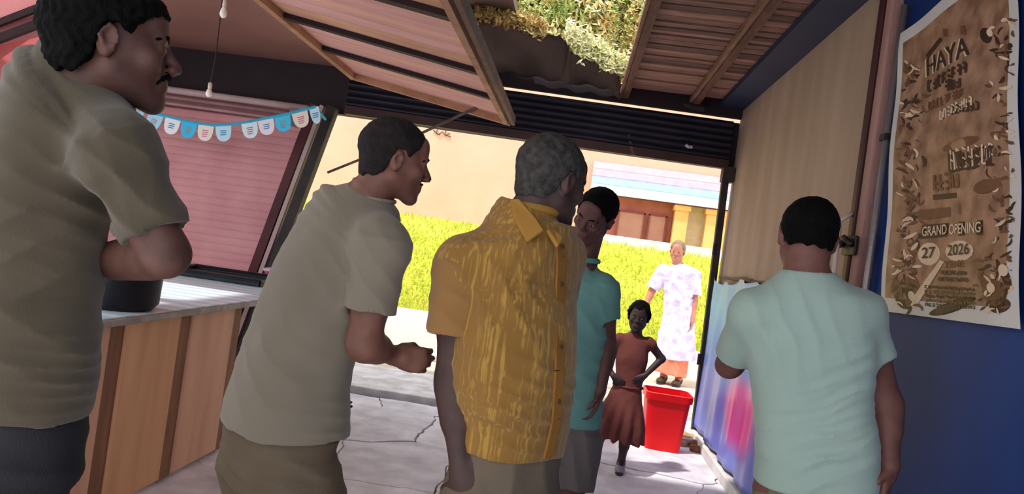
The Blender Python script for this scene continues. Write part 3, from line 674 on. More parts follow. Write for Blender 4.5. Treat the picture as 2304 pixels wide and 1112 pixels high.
g = MB(); g.add([(x, y, .8265) for x, y in TC]+[(x, y, .832) for x, y in TC], [(4, 3, 2, 1, 0)[::-1], (5, 6, 7, 8, 9)[::-1]]+[(k, 5+k, 5+(k+1) % 5, (k+1) % 5) for k in range(5)])
tag(g.build('tablecloth', m, loc=(-2.4, 3.4, .8265)), 'pale blue and white striped oilcloth spread on the stall counter', 'tablecloth')
# black tray, pink tub, dark pot on the counter
tr = thing('tray', (-2.35, 5.1, .832), 'flat black baking tray at the far end of the counter', 'tray')
g = MB(); g.box(-2.78, -2.02, 4.72, 5.30, .834, .846); bevel(g.build('base', mat('tray_black', (34, 40, 44), .45, (26, 30, 34), 5), tr), .004)
g = MB()
for a, b in (((-2.78, 4.72), (-2.02, 4.72)), ((-2.02, 4.72), (-2.02, 5.30)), ((-2.02, 5.30), (-2.78, 5.30)), ((-2.78, 5.30), (-2.78, 4.72))): g.tube([(a[0], a[1], .868), (b[0], b[1], .868)], .012, 6); g.hexa([(min(a[0], b[0])-.004, min(a[1], b[1])-.004, .84), (max(a[0], b[0])+.004, min(a[1], b[1])-.004, .84), (max(a[0], b[0])+.004, max(a[1], b[1])+.004, .84), (min(a[0], b[0])-.004, max(a[1], b[1])+.004, .84), (min(a[0], b[0])-.004, min(a[1], b[1])-.004, .866), (max(a[0], b[0])+.004, min(a[1], b[1])-.004, .866), (max(a[0], b[0])+.004, max(a[1], b[1])+.004, .866), (min(a[0], b[0])-.004, max(a[1], b[1])+.004, .866)])
g.build('rim', mat('tray_black', (0, 0, 0)), tr)
tb = thing('tub', (-2.25, 5.7, .832), 'shallow magenta plastic tub with a white lid behind the black tray', 'tub')
g = MB(); g.lathe((-2.27, 5.66, .833), [(.10, 0), (.125, .05), (.13, .055), (.12, .05), (.0, .05)], 28); g.build('bowl', mat('magenta_plastic', (238, 52, 150), .35, bump=0), tb, smooth=True)
g = MB(); g.lathe((-2.27, 5.66, .883), [(.135, 0), (.135, .012), (.11, .022), (0, .026)], 28); g.build('lid', mat('lid_white', (240, 206, 226), .35, bump=0), tb, smooth=True)
pt = thing('cooking_pot', (-1.875, 2.98, .832), 'black cooking pot with lid and loop handles on the counter by the man in olive', 'pot')
pc = Vector((-1.875, 2.98, .834)); g = MB(); g.lathe(pc, [(.13, 0), (.155, .03), (.16, .20), (.17, .205), (.17, .215), (.152, .215), (.148, .05), (0, .04)], 36); g.build('body', mat('pot_black', (30, 28, 34), .4, (22, 20, 24), 6, metal=.3), pt, smooth=True)
g = MB(); g.lathe(pc+Vector((0, 0, .217)), [(.168, 0), (.168, .008), (.09, .035), (.02, .045), (0, .046)], 36); lid = g.build('lid', mat('pot_black', (0, 0, 0)), pt, smooth=True)
g = MB(); g.lathe(pc+Vector((0, 0, .26)), [(.012, 0), (.02, .012), (.022, .022), (0, .028)], 16); g.build('knob', mat('pot_black', (0, 0, 0)), lid, smooth=True)
for q in (0, PI): 
    d = Vector((math.cos(q-.4), math.sin(q-.4), 0)); e = Vector((-d.y, d.x, 0)); c0 = pc+Vector((0, 0, .17))+d*.158
    g = MB(); g.tube([c0-e*.045, c0-e*.04+d*.035, c0+e*.04+d*.035, c0+e*.045], .008, 8); g.build('handle', mat('pot_handle', (120, 116, 122), .35, metal=.7), pt, smooth=True)

# ---------------- bunting
bt = thing('bunting', (-2.6, 5.95, 2.0), 'pale blue and white birthday bunting strung in front of the pink shutter', 'bunting')
path = [(262, 240), (300, 232), (350, 262), (400, 274), (440, 283), (480, 288), (520, 286), (560, 280), (600, 272), (650, 262), (708, 247)]
def bp(s):
    s = s*(len(path)-1); k = min(int(s), len(path)-2); u = s-k; return (path[k][0]*(1-u)+path[k+1][0]*u, path[k][1]*(1-u)+path[k+1][1]*u-6)
BD = 5.7
g = MB(); g.tube([Vector((-3.9, 6.1, 2.27))]+[U(*bp(i/40), BD) for i in range(41)]+[Vector((-2.22, 6.03, 2.18))], .012, 6); g.build('string', mat('ribbon_blue', (70, 190, 226), .6, bump=0), bt)
pcs = [(190, 240, 254), (170, 232, 252), (176, 232, 252), (252, 252, 254), (70, 200, 248), (252, 240, 224), (206, 240, 254), None, (230, 250, 254), (252, 240, 244), (80, 208, 250), (252, 236, 218), (214, 244, 254)]
cxs = [278, 315, 352, 390, 426, 463, 501, 0, 560, 596, 634, 671, 704]
dots = mat('print_blue', (60, 150, 216), .6, bump=0); dots2 = mat('print_orange', (214, 150, 90), .6, bump=0); dots3 = mat('print_pink', (224, 120, 160), .6, bump=0)
for k, c in enumerate(pcs):
    if c is None: continue
    s = 0
    while s < 1 and bp(s)[0] < cxs[k]: s += .004
    p0 = U(bp(s)[0], bp(s)[1], BD); s2 = min(s+.03, .999); tx = (U(*bp(s2), BD)-U(*bp(max(s-.03, 0)), BD)).normalized(); up = Vector((0, 0, 1)); dn = -(up-tx*up.dot(tx)).normalized(); w = .066; h = .135
    if k == 12: w = .04
    out = [(-w, 0), (w, 0), (w*.96, .07)]+[(w*.9*math.cos(a), .08+.055*math.sin(a)) for a in [PI*q/8 for q in range(0, 9)]]+[(-w*.96, .07)]
    F_ = [p0+tx*x+dn*y for x, y in out]; B_ = [q+Vector((0, .003, 0)) for q in F_]; n = len(F_)
    g = MB(); g.add(F_+B_, [tuple(range(n)), tuple(range(2*n-1, n-1, -1))]+[(q, n+q, n+(q+1) % n, (q+1) % n) for q in range(n)])
    pn = g.build('pennant', mat('pennant_%d' % k, c, .7, c, bump=0), bt)
    g = MB(); cc = p0+dn*.068+Vector((0, -.003, 0)); rr = .026
    kind = k % 3
    for q in range(4 if kind else 3):
        y0 = -.022+q*.016; g.hexa([tuple(cc+tx*x+dn*(y0+yy)+Vector((0, dy, 0))) for dy in (0, .002) for (x, yy) in ((-rr+.008*(q % 2), 0), (rr-.006*q*(kind == 1), 0), (rr-.006*q, .007), (-rr, .007))])
    g.build('print', (dots, dots2, dots3)[k % 3], pn)
for c, (tx_, ty_), lb in (((-2.9), (472, 198), 'white light bulb hanging in front of the pink shutter'), ((-1.9), (505, 14), 'white light bulb on a short cord near the top edge over the stall')):
    D = 4.6 if ty_ > 100 else 3.6
    P = U(tx_, ty_, D); L = thing('light_bulb', P, lb, 'bulb'); r = .021 if ty_ > 100 else .018
    g = MB(); g.lathe(P+Vector((0, 0, -.062)), [(0, 0), (r*.6, .004), (r, .018), (r*1.0, .030), (r*.7, .048), (r*.45, .060)], 18); g.build('glass', mat('bulb_white', (250, 236, 226), .25, bump=0), L, smooth=True)
    g = MB(); g.lathe(P+Vector((0, 0, -.004)), [(r*.5, 0), (r*.62, .004), (r*.62, .034), (r*.2, .042)], 14); g.build('socket', mat('socket_cream', (226, 200, 186), .4, bump=0), L, smooth=True)
    g = MB(); g.tube([P+Vector((0, 0, .036)), P+Vector((.01, 0, .2)), (P.x, P.y, 2.67)], .004, 6); g.build('cord', mat('cord_dark', (60, 40, 38), .6), L)

# ---------------- red bin
bn = thing('waste_bin', (.835, 5.62, 0), 'bright red plastic bin standing just inside the gateway', 'bin')
def rrect(cx0, cy0, w, d, z, r, n=6):
    P = []
    for (sx, sy, a0) in ((1, 1, 0), (-1, 1, PI/2), (-1, -1, PI), (1, -1, 1.5*PI)):
        for k in range(n+1): a = a0+PI/2*k/n; P.append((cx0+sx*(w/2-r)+r*math.cos(a), cy0+sy*(d/2-r)+r*math.sin(a), z))
    return P
def skin_loops(loops, cap0=True, cap1=True):
    g = MB(); n = len(loops[0])
    for L in loops: g.V += L
    for i in range(len(loops)-1):
        for k in range(n): g.F.append((i*n+k, i*n+(k+1) % n, (i+1)*n+(k+1) % n, (i+1)*n+k))
    if cap0: g.F.append(tuple(range(n-1, -1, -1)))
    if cap1: g.F.append(tuple((len(loops)-1)*n+k for k in range(n)))
    return g
bx_, by_ = .835, 5.62; red = mat('red_plastic', (232, 16, 24), .35, (214, 10, 18), 3, .05)
skin_loops([rrect(bx_, by_, .25, .22, .0, .035), rrect(bx_, by_, .26, .23, .01, .04), rrect(bx_, by_, .325, .30, .41, .05), rrect(bx_, by_, .315, .29, .41, .05), rrect(bx_, by_, .25, .22, .02, .04)]).build('body', red, bn, smooth=False)
skin_loops([rrect(bx_, by_, .322, .30, .37, .05), rrect(bx_, by_, .345, .32, .372, .055), rrect(bx_, by_, .35, .325, .422, .055), rrect(bx_, by_, .322, .295, .425, .05), rrect(bx_, by_, .32, .293, .37, .05)], False, False).build('rim', red, bn)
# rubble at the foot of the gate post
for k, (x, y, s) in enumerate(((1.06, 5.95, .07), (1.12, 5.82, .05), (1.02, 5.80, .035), (1.1, 5.68, .045), (1.14, 5.98, .06))):
    F = Field(); F.ell((x, y, s*.5), (s, s*.8, s*.6)); F.ell((x+s*.4, y-s*.3, s*.35), (s*.6, s*.5, s*.45))
    o = F.mesh('rubble_stone', mat('rubble_%d' % (k % 2), ((206, 170, 120), (150, 104, 70))[k % 2], .9, None, 12, .6, 60), None, .012, lambda P: .008*vnoise(P, 60, 2), loc=(x, y, 0))
    tag(o, ('largest yellowish stone in the heap by the right gate post', 'brown stone in front of the gate post against the wall sheet', 'smallest pale stone left in the heap by the gate post', 'brown stone nearest the red bin and the skirting', 'pale stone touching the foot of the slim gate post')[k], 'stone', 'broken stones by the right gate post')
#POSTER
po = thing('poster', (1.18, 2.4, 1.27), 'brown printed poster with a white border on the blue wall', 'poster')
PX = 1.178
def corner(px, py): v = Ux(px, py, PX); return (v.y, v.z)
TL = corner(2029, 78); TR = corner(2285, -120); BR = corner(2302, 742); BL = corner(1986, 700)
def pp(u, v, off=0):       # u 0..1 left to right as seen, v 0..1 bottom to top
    ya = BL[0]*(1-v)+TL[0]*v; yb_ = BR[0]*(1-v)+TR[0]*v; za = BL[1]*(1-v)+TL[1]*v; zb_ = BR[1]*(1-v)+TR[1]*v
    return (PX-.004-.006*math.sin(u*9+v*3)-.004*math.sin(v*14)-off, ya+(yb_-ya)*u, za+(zb_-za)*u)
def pgrid(name, u0, u1, v0, v1, off, m, parent, n=24):
    g = MB()
    for j in range(n+1):
        for i in range(n+1): g.V.append(pp(u0+(u1-u0)*i/n, v0+(v1-v0)*j/n, off))
    for j in range(n):
        for i in range(n): a = j*(n+1)+i; g.F.append((a, a+1, a+n+2, a+n+1))
    return g.build(name, m, parent)
sheet = pgrid('sheet', 0, 1, 0, 1, 0, mat('poster_white', (206, 200, 196), .5, (190, 184, 182), 3, .05), po); md = sheet.modifiers.new('thick', 'SOLIDIFY'); md.thickness = .002; md.offset = 1
prt = pgrid('print_ground', .05, .945, .045, .955, .0025, mat('poster_parchment', (166, 126, 100), .5, (118, 84, 64), 14, .05, sharp=.2), po)
prt['label'] = 'mottled brown printed ground'
inkd = mat('ink_dark', (62, 34, 24), .5, (48, 26, 18), 20, 0); inkl = mat('ink_light', (222, 196, 170), .5, (204, 176, 148), 20, 0); inkm = mat('ink_mid', (112, 72, 50), .5, (96, 60, 42), 20, 0)
def uvpx(px, py):
    y, z = corner(px, py); best = None
    u, v = .5, .5
    for _ in range(12):
        p0 = pp(u, v); e = 1e-3; pu = pp(u+e, v); pv = pp(u, v+e)
        a = (pu[1]-p0[1])/e; b_ = (pv[1]-p0[1])/e; c = (pu[2]-p0[2])/e; d = (pv[2]-p0[2])/e; ry = y-p0[1]; rz = z-p0[2]; dt = a*d-b_*c
        u += (ry*d-b_*rz)/dt; v += (a*rz-c*ry)/dt
    return u, v
PW = abs(BL[0]-BR[0]); PH = TL[1]-BL[1]
def text(s, a, b, h, m, off=.004, name='lettering'):
    # a, b: pixel ends of the base line; h: letter height in pixels at the left end
    cu = bpy.data.curves.new('t', 'FONT'); cu.body = s; cu.offset = .012; o = bpy.data.objects.new('t', cu); me = bpy.data.meshes.new_from_object(o)
    V = np.array([v.co[:] for v in me.vertices]); F = [tuple(p.vertices) for p in me.polygons]
    x0, x1 = V[:, 0].min(), V[:, 0].max(); y0, y1 = 0, V[:, 1].max()
    ua, va = uvpx(*a); ub, vb = uvpx(*b); uc, vc = uvpx(a[0], a[1]-h)
    out = []
    for x, y, _ in V:
        s_, t = (x-x0)/(x1-x0), (y-y0)/(y1-y0); out.append(pp(ua+(ub-ua)*s_+(uc-ua)*t, va+(vb-va)*s_+(vc-va)*t, off))
    bpy.data.objects.remove(o); bpy.data.curves.remove(cu); bpy.data.meshes.remove(me)
    return link_mesh(name, out, F, m, po)
def patch(pts, m, off=.0035, name='poster_mark', g=None):
    V = [pp(*uvpx(*p), off) for p in pts]
    if g is not None: g.add(V, [tuple(range(len(V)))]); return
    return link_mesh(name, V, [tuple(range(len(V)))], m, po)
def oval(px, py, rx, ry, n=14, a=0): return [(px+rx*math.cos(2*PI*k/n)*math.cos(a)-ry*math.sin(2*PI*k/n)*math.sin(a), py+rx*math.cos(2*PI*k/n)*math.sin(a)+ry*math.sin(2*PI*k/n)*math.cos(a)) for k in range(n)]
text('HAYA', (2081, 174), (2184, 125), 40, inkl, .0045); text('HAYA', (2085, 171), (2188, 122), 38, inkd, .006)
patch([(2128, 66), (2178, 58), (2180, 78), (2130, 84)], inkm); patch([(2082, 124), (2120, 84), (2126, 90), (2088, 132)], inkd)
# illegible hand-drawn lettering: strokes only
def scrawl(ax, ay, bx, by, h, n, m, seed, lw=4):
    r = np.random.default_rng(seed); g = MB()
    for k in range(n):
        t = (k+.5)/n; x = ax+(bx-ax)*t; y = ay+(by-ay)*t; w = (bx-ax)/n*.62
        kind = r.integers(4)
        segs = [[(-.5, .5), (-.4, -.5)], [(-.5, -.5), (.4, -.4)], [(.4, -.4), (.5, .5)], [(-.5, 0), (.4, .1)], [(-.4, .5), (.5, .45)]]
        for q in r.permutation(5)[:3]:
            (x0, y0), (x1, y1) = segs[q]; p0 = (x+x0*w, y+y0*h); p1 = (x+x1*w, y+y1*h); L = math.hypot(p1[0]-p0[0], p1[1]-p0[1]); nx_, ny_ = -(p1[1]-p0[1])/L*lw/2, (p1[0]-p0[0])/L*lw/2
            patch([(p0[0]-nx_, p0[1]-ny_), (p1[0]-nx_, p1[1]-ny_), (p1[0]+nx_, p1[1]+ny_), (p0[0]+nx_, p0[1]+ny_)], m, .0052, g=g)
    g.build('lettering', m, po, kind='stuff')
scrawl(2086, 196, 2184, 150, 24, 8, inkd, 1, 6); scrawl(2130, 196, 2172, 184, 22, 3, inkd, 2, 6); scrawl(2090, 240, 2180, 208, 18, 9, inkm, 3); scrawl(2120, 262, 2200, 226, 20, 8, inkl, 4); scrawl(2150, 250, 2215, 238, 18, 6, inkd, 5)
scrawl(2140, 368, 2246, 350, 44, 8, inkd, 6, 6); scrawl(2144, 362, 2246, 344, 44, 7, inkl, 7, 4); scrawl(2100, 412, 2164, 404, 34, 5, inkm, 8, 6)
for (p, m) in (([(2098, 438), (2156, 434), (2156, 446), (2098, 450)], inkd), ([(2066, 474), (2140, 466), (2140, 488), (2066, 494)], inkm), ([(2160, 460), (2262, 446), (2264, 466), (2162, 484)], inkm), ([(2076, 506), (2136, 502), (2134, 532), (2072, 538)], inkd), ([(2162, 500), (2220, 496), (2222, 530), (2162, 532)], inkd)): patch(p, m)
text('GRAND', (2078, 532), (2134, 527), 21, inkl, .007); text('OPENING', (2140, 528), (2219, 524), 22, inkl, .007)
patch(oval(2094, 572, 24, 26), inkl); patch(oval(2166, 566, 36, 24), inkl); text('27', (2080, 582), (2108, 580), 24, inkd, .007); text('2026', (2138, 576), (2194, 573), 24, inkd, .007)
scrawl(2128, 596, 2180, 594, 14, 6, inkm, 11, 3); scrawl(2120, 614, 2186, 616, 8, 10, inkd, 12, 3); scrawl(2116, 628, 2190, 632, 8, 11, inkd, 13, 3)
for k in range(5): scrawl(2086, 646+k*10, 2206, 654+k*10, 6, 16, (inkd, inkm)[k % 2], 20+k, 2.5)
patch([(2048, 690), (2066, 694), (2128, 590), (2118, 586)], inkl); patch([(2222, 706), (2236, 708), (2292, 650), (2286, 644)], inkl)  # two pale diagonal strips near the lower corners
for (x, y, rx, ry, m_) in ((2044, 672, 20, 26, inkd), (2062, 640, 12, 22, inkm), (2030, 650, 9, 24, inkm), (2250, 660, 26, 30, inkm), (2262, 690, 24, 16, inkd), (2276, 628, 9, 26, inkd), (2232, 640, 12, 20, inkm), (2270, 610, 10, 14, inkl), (2060, 668, 7, 12, inkl), (2244, 650, 9, 12, inkl), (2150, 690, 60, 12, inkd), (2220, 80, 12, 18, inkd), (2228, 74, 6, 9, inkl), (2170, 325, 46, 12, inkm), (2226, 420, 30, 16, inkm)): patch(oval(x, y, rx, ry, 18, -.3), m_, {id(inkd): .0030, id(inkm): .0034, id(inkl): .0042}[id(m_)])
r = np.random.default_rng(5)
gs = [MB(), MB(), MB()]
for k in range(330):
    side = r.random()
    if side < .35: px, py = r.normal(2050, 11), r.uniform(140, 600)
    elif side < .7: px, py = r.normal(2262, 14), r.uniform(40, 600)
    elif side < .85: px, py = r.normal(2040, 22), r.uniform(600, 690)
    else: px, py = r.normal(2255, 22), r.uniform(580, 700)
    if not (2034 < px < 2284) and py < 600: continue
    if px < 2016 or px > 2290: continue
    i = int(r.choice(3, p=(.4, .4, .2)))
    L = r.uniform(10, 30); w0 = r.uniform(1.5, 4.5); a0 = r.uniform(0, 6.28); cv = r.uniform(-2.5, 2.5); x, y = px, py; prev = None
    for q in range(7):
        t = q/6; a = a0+cv*t; ww = w0*math.sin(PI*(.12+.8*t)); e = ((x-ww*math.sin(a), y+ww*math.cos(a)), (x+ww*math.sin(a), y-ww*math.cos(a)))
        if prev and all(2014+max(0, (640-w[1])*.03) < w[0] < 2288 and w[1] < 712 and w[1] > 5 for w in e+prev): patch([prev[0], prev[1], e[1], e[0]], None, .0034+.0003*i, g=gs[i])
        prev = e; x += math.cos(a)*L/6; y += math.sin(a)*L/6
for q, m in zip(gs, (inkd, inkm, inkl)): q.build('poster_mark', m, po, kind='stuff')
# ------------------------------------------------------------------ people
def A(v): return np.array(v, float)
def secs(spec, right, forward):
    r, f = A(right), A(forward); return [(A(c), r, f, a, b) for c, a, b in spec]
def sleeve(F, a, b, ra, rb, tip=.014, k=.03, start=-.02):
    a, b = A(a), A(b); d = (b-a)/np.linalg.norm(b-a); M = frame((d[1]+.01, -d[0]+.02, .01), d); r, f = M[:, 0], M[:, 1]
    F.loft([(a+d*start, r, f, ra, ra), ((a+b)/2, r, f, (ra+rb)/2, (ra+rb)/2), (b, r, f, rb, rb)], k=k, n=2.0)
    if tip > 0: F.loft([(b-d*tip, r, f, rb-.014, rb-.014), (b+d*.02, r, f, rb-.012, rb-.012)], k=.003, op='s', n=2.0)
def yawdir(deg): a = math.radians(deg); return (math.cos(a), math.sin(a), 0), (math.sin(a), -math.cos(a), 0)   # forward, right

# ---- man in olive, far left, back half turned, head in profile
D = 1.5
F_, R_ = yawdir(42); F_ = A(F_); R_ = A(R_)
neck = A(U(196, 176, 1.52)); shc = A(U(118, 262, 1.52)); chest = A(U(88, 430, 1.53)); waist = A(U(62, 640, 1.52)); hip = A(U(52, 860, 1.5)); pel = hip+A((0, 0, -.08))
Lsh = shc-R_*.175+A((0, 0, -.035)); Rsh = A(U(268, 352, 1.42))
Rel = A(U(372, 572, 1.44)); Rwr = A(U(150, 600, 1.74)); Lel = Lsh+A((-.08, .02, -.28)); Lwr = A(U(60, 640, 1.88))
hf = (.84, .52, .07); Mh = frame(hf, (-.04, 0, 1)); hc = A(U(256, 106, 1.52)); hs_ = 1.12
hipL = pel-R_*.095+A((0, 0, -.02)); hipR = pel+R_*.095+A((0, 0, -.02))
def on_floor(h, f, s=0.0, z=.09): return A((h[0]+f[0]*s, h[1]+f[1]*s, z))
def body(name_label, prims, skin, vox, loc):
    F = Field(); prims(F); o = F.mesh('person', skin, None, vox, None, loc=loc)
    tag(o, name_label, 'person'); return o
skA = SKIN('olive_man', (98, 66, 56), (80, 54, 46))
def legs_set(F, hL, hR, f, sep=0.0, s=1.0, ank=.09, bend=.03):
    out = []
    for h in (hL, hR):
        an = A((h[0], h[1], ank)); kn = A((h[0]+f[0]*bend, h[1]+f[1]*bend, h[2]*.54)); toe = an+A((f[0]*.16*s, f[1]*.16*s, -ank+.03)); leg(F, h, kn, an, toe, s); out.append((h, kn, an, toe))
    return out
LG = {}
def prA(F):
    F.loft(secs([(pel, .165, .115), (hip, .17, .12), (waist, .16, .125), (chest, .172, .125), (shc, .165, .095), (neck, .06, .06)], R_, F_), k=.03)
    arm(F, Rsh, Rel, Rwr, 1.05, 1.1); arm(F, Lsh, Lel, Lwr, 1.05)
    F.rc(neck-A((0, 0, .05)), hc+Mh@A((0, -.03, -.06)), .068, .062, k=.04)
    LG['T'] = add_head(F, hc, Mh, hs_, 1.05, 1.04); LG['A'] = legs_set(F, hipL, hipR, F_)
    add_hand(F, Rwr, (-.8, .3, -.1), (-.2, -.8, 0), 1, 1.0, .6); add_hand(F, Lwr, (.5, -.1, -.1), (.1, -.2, -1), 1, 1.0, .6)
pA = body('man in an olive t-shirt and black trousers with a moustache, in profile', prA, skA, .0055, (hip[0], hip[1], 0))
hairm = mat('hair_black', (12, 11, 11), .85, (6, 6, 6), 40, .5, 180, spec=.1)
T = LG['T']
hair('hair', hc, Mh, hs_, hairm, pA, .019, None, .005, .004, 1., .06)
brows(T, hs_*1.15, hairm, pA); eyes(T, Mh, hs_, pA)
F = Field()
for q in (-1, 1): F.rc(T(0, .098, -.045), T(q*.024, .088, -.052), .0062*hs_, .0052*hs_, k=.004); F.rc(T(q*.024, .088, -.052), T(q*.033, .078, -.064), .005*hs_, .003*hs_, k=.003)
F.mesh('moustache', hairm, pA, .0025, lambda P: .0012*np.sin(P[:, 2]*900+P[:, 0]*700))
olive = mat('olive_jersey', (86, 76, 60), .9, (76, 68, 53), 3, .25, 380, sheen=.2)
F = Field(); g_ = .016
F.loft(secs([(hip+A((0, 0, -.035)), .185, .135), (hip+A((0, 0, .04)), .186, .138), (waist, .178, .142), (chest, .192, .142), (shc+A((0, 0, .0)), .175, .112), ((neck+shc)/2+A((.005, .003, .02)), .125, .092), (neck+A((-.004, 0, .0)), .078, .075)], R_, F_), k=.03, n=2.4)
F.ell(A(Rsh)+A((0, 0, -.005)), (.07, .07, .07), k=.06); F.ell(Lsh, (.075, .075, .075), k=.05)
F.rc(A(neck)+A((.01, .01, -.075)), A(Rsh)+A((0, 0, .012)), .075, .068, k=.07); F.rc(A(neck)+A((0, 0, -.075)), Lsh, .07, .066, k=.06); sleeve(F, Rsh, A(Rsh)+(A(Rel)-A(Rsh))*.80, .072, .070, tip=0, k=.03); sleeve(F, Lsh, A(Lsh)+(A(Lel)-A(Lsh))*.8, .074, .072)
d1 = folds([(A(U(250, 450, 1.4)), .17, (.5, 0, 1), .055, .006), (A(U(120, 560, 1.4)), .2, (-.5, 0, 1), .075, .0055), (A(U(180, 840, 1.4)), .10, (.1, 0, 1), .032, .006), (A(U(340, 380, 1.3)), .12, (1, 0, .6), .05, .004), (A(U(90, 720, 1.4)), .18, (.7, 0, 1), .07, .004)])
shirt = F.mesh('t_shirt', olive, pA, .0055, d1)
ringband('collar', neck+A((.004, .004, .012)), frame(F_, (.22, .14, 1)), .080, .078, .0085, mat('olive_rib', (97, 88, 70), .9, None, 3, .3, 300), shirt)
F = Field()
blackt = mat('black_trousers', (40, 40, 44), .85, (34, 34, 38), 6, .3, 260)
F.loft(secs([(pel+A((0, 0, -.10)), .182, .135), (pel, .180, .132), (hip+A((0, 0, -.005)), .172, .126)], R_, F_), k=.03)
for h, kn, an, toe in LG['A']:
    F.rc(h+A((0, 0, -.13)), kn, .108, .085, k=.05); F.loft([(kn, R_, F_, .084, .084), ((kn+an)/2, R_, F_, .075, .078), (an+A((0, 0, -.02)), R_, F_, .068, .075)], k=.03, n=2)
trs = F.mesh('trousers', blackt, pA, .008, folds([(hipR+A((0, 0, -.15)), .2, (.3, .2, 1), .06, .005), (hipL+A((0, 0, -.15)), .2, (.3, .2, 1), .06, .005)]))
for h, kn, an, toe in LG['A']: shoe('shoe', an, toe, mat('shoe_black', (30, 28, 28), .5), pA, 1.1)

# ---- man in khaki grey tee, leaning to look, head in profile
F_, R_ = yawdir(40); F_ = A(F_); R_ = A(R_); D = 2.1
neck = A(U(838, 448, 2.12)); shc = A(U(778, 520, 2.12)); chest = A(U(735, 640, 2.12)); waist = A(U(674, 790, 2.12)); hip = A(U(645, 930, 2.12)); pel = hip+A((-.01, 0, -.09))
Rsh = A(U(858, 560, 1.98)); Rel = A(U(818, 772, 1.98)); Rwr = A(U(884, 800, 2.10)); Lsh = shc-R_*.17; Lel = Lsh+A((-.02, .06, -.28)); Lwr = Lel+A((.04, .14, -.20))
hc = A(U(888, 362, 2.12)); Mh = frame((.90, .44, -.10), (.12, 0, 1)); hsB = .97
hipL = pel-R_*.11; hipR = pel+R_*.11+F_*.05
skB = SKIN('khaki_man', (128, 86, 72), (106, 70, 58))
def prB(F):
    F.loft(secs([(pel, .16, .115), (hip, .16, .12), (waist, .15, .118), (chest, .165, .12), (shc, .155, .095), (neck, .056, .056)], R_, F_), k=.03)
    arm(F, Rsh, Rel, Rwr, 1.0, 1.15); arm(F, Lsh, Lel, Lwr)
    F.rc(neck-A((0.02, 0, .05)), hc+Mh@A((0, -.03, -.055)), .06, .056, k=.04)
    LG['T'] = add_head(F, hc, Mh, hsB, 1.0, 1.05); LG['B'] = legs_set(F, hipL, hipR, F_)
    add_hand(F, Rwr, (.95, .15, -.05), (-.1, .9, -.1), 1, 1.05, 1.45); add_hand(F, Lwr, (.2, .1, -1), (1, .1, 0), -1, .95, .6)
pB = body('man in a khaki grey t-shirt leaning forward with a clenched fist', prB, skB, .0058, (hip[0], hip[1], 0))
T = LG['T']; hair('hair', hc, Mh, hsB, mat('hair_dark', (40, 34, 34), .8, (26, 22, 22), 50, .4, 220, spec=.2), pB, .0075, None, .005, .0015, 2., .07)
brows(T, hsB, hairm, pB); eyes(T, Mh, hsB, pB)
F = Field()
F.rc(T(-.02, .095, -.049), T(.02, .095, -.049), .0042, k=.004); F.mesh('moustache', hairm, pB, .0025)
khaki = mat('khaki_jersey', (130, 121, 104), .9, (121, 112, 96), 2.5, .2, 380, sheen=.2)
F = Field()
F.loft(secs([(hip+A((.0, 0, -.035)), .226, .172), (hip+A((0, 0, .06)), .214, .162), (waist, .188, .148), (chest+A((-.01, 0, 0)), .190, .138), (shc, .168, .112), ((neck*.6+shc*.4)+A((0, 0, .008)), .10, .088), (neck+A((-.008, 0, -.0)), .068, .067)], R_, F_), k=.03, n=2.4)
F.ell(Rsh, (.072, .072, .075), k=.05); F.ell(Lsh, (.07, .07, .07), k=.05)
F.rc(neck+A((0, 0, -.07)), Rsh+A((0, 0, .01)), .068, .066, k=.06); F.rc(neck+A((0, 0, -.07)), Lsh, .066, .064, k=.06); sleeve(F, Rsh, Rsh+(Rel-Rsh)*.66, .073, .072); sleeve(F, Lsh, Lsh+(Lel-Lsh)*.7, .07, .07)
shirt = F.mesh('t_shirt', khaki, pB, .0058, folds([(A(U(830, 620, 2.0)), .14, (.8, 0, .7), .06, .004), (A(U(780, 800, 2.0)), .2, (.2, 0, 1), .09, .003), (A(U(560, 820, 2.0)), .2, (.6, 0, .8), .09, .003), (A(U(780, 960, 2.0)), .1, (.2, 0, 1), .04, .004)]))
ringband('collar', neck+A((-.004, 0, .004)), frame(F_, (.3, .1, 1)), .069, .068, .007, mat('khaki_rib', (162, 153, 136), .9, None, 3, .3, 300), shirt)
a_, b_ = A(U(806, 905, 1.98)), A(U(822, 965, 1.98))
F = Field(); F.loft(secs([(pel+A((0, 0, -.10)), .205, .155), (pel, .203, .155), (hip+A((0, 0, .0)), .19, .15)], R_, F_), k=.03)
for h, kn, an, toe in LG['B']:
    F.rc(h+A((0, 0, -.13)), kn, .125, .095, k=.05); F.loft([(kn, R_, F_, .092, .088), ((kn+an)/2, R_, F_, .078, .082), (an+A((0, 0, -.02)), R_, F_, .072, .078)], k=.03, n=2)
trs = F.mesh('trousers', mat('brown_trousers', (108, 94, 76), .88, (96, 82, 66), 5, .3, 260), pB, .008, folds([(A(U(560, 1050, 2.0)), .18, (.1, 0, 1), .05, .006), (A(U(740, 1080, 2.0)), .2, (.4, 0, 1), .07, .005)]))
for h, kn, an, toe in LG['B']: shoe('shoe', an, toe, mat('shoe_brown', (70, 50, 40), .6), pB, 1.05)

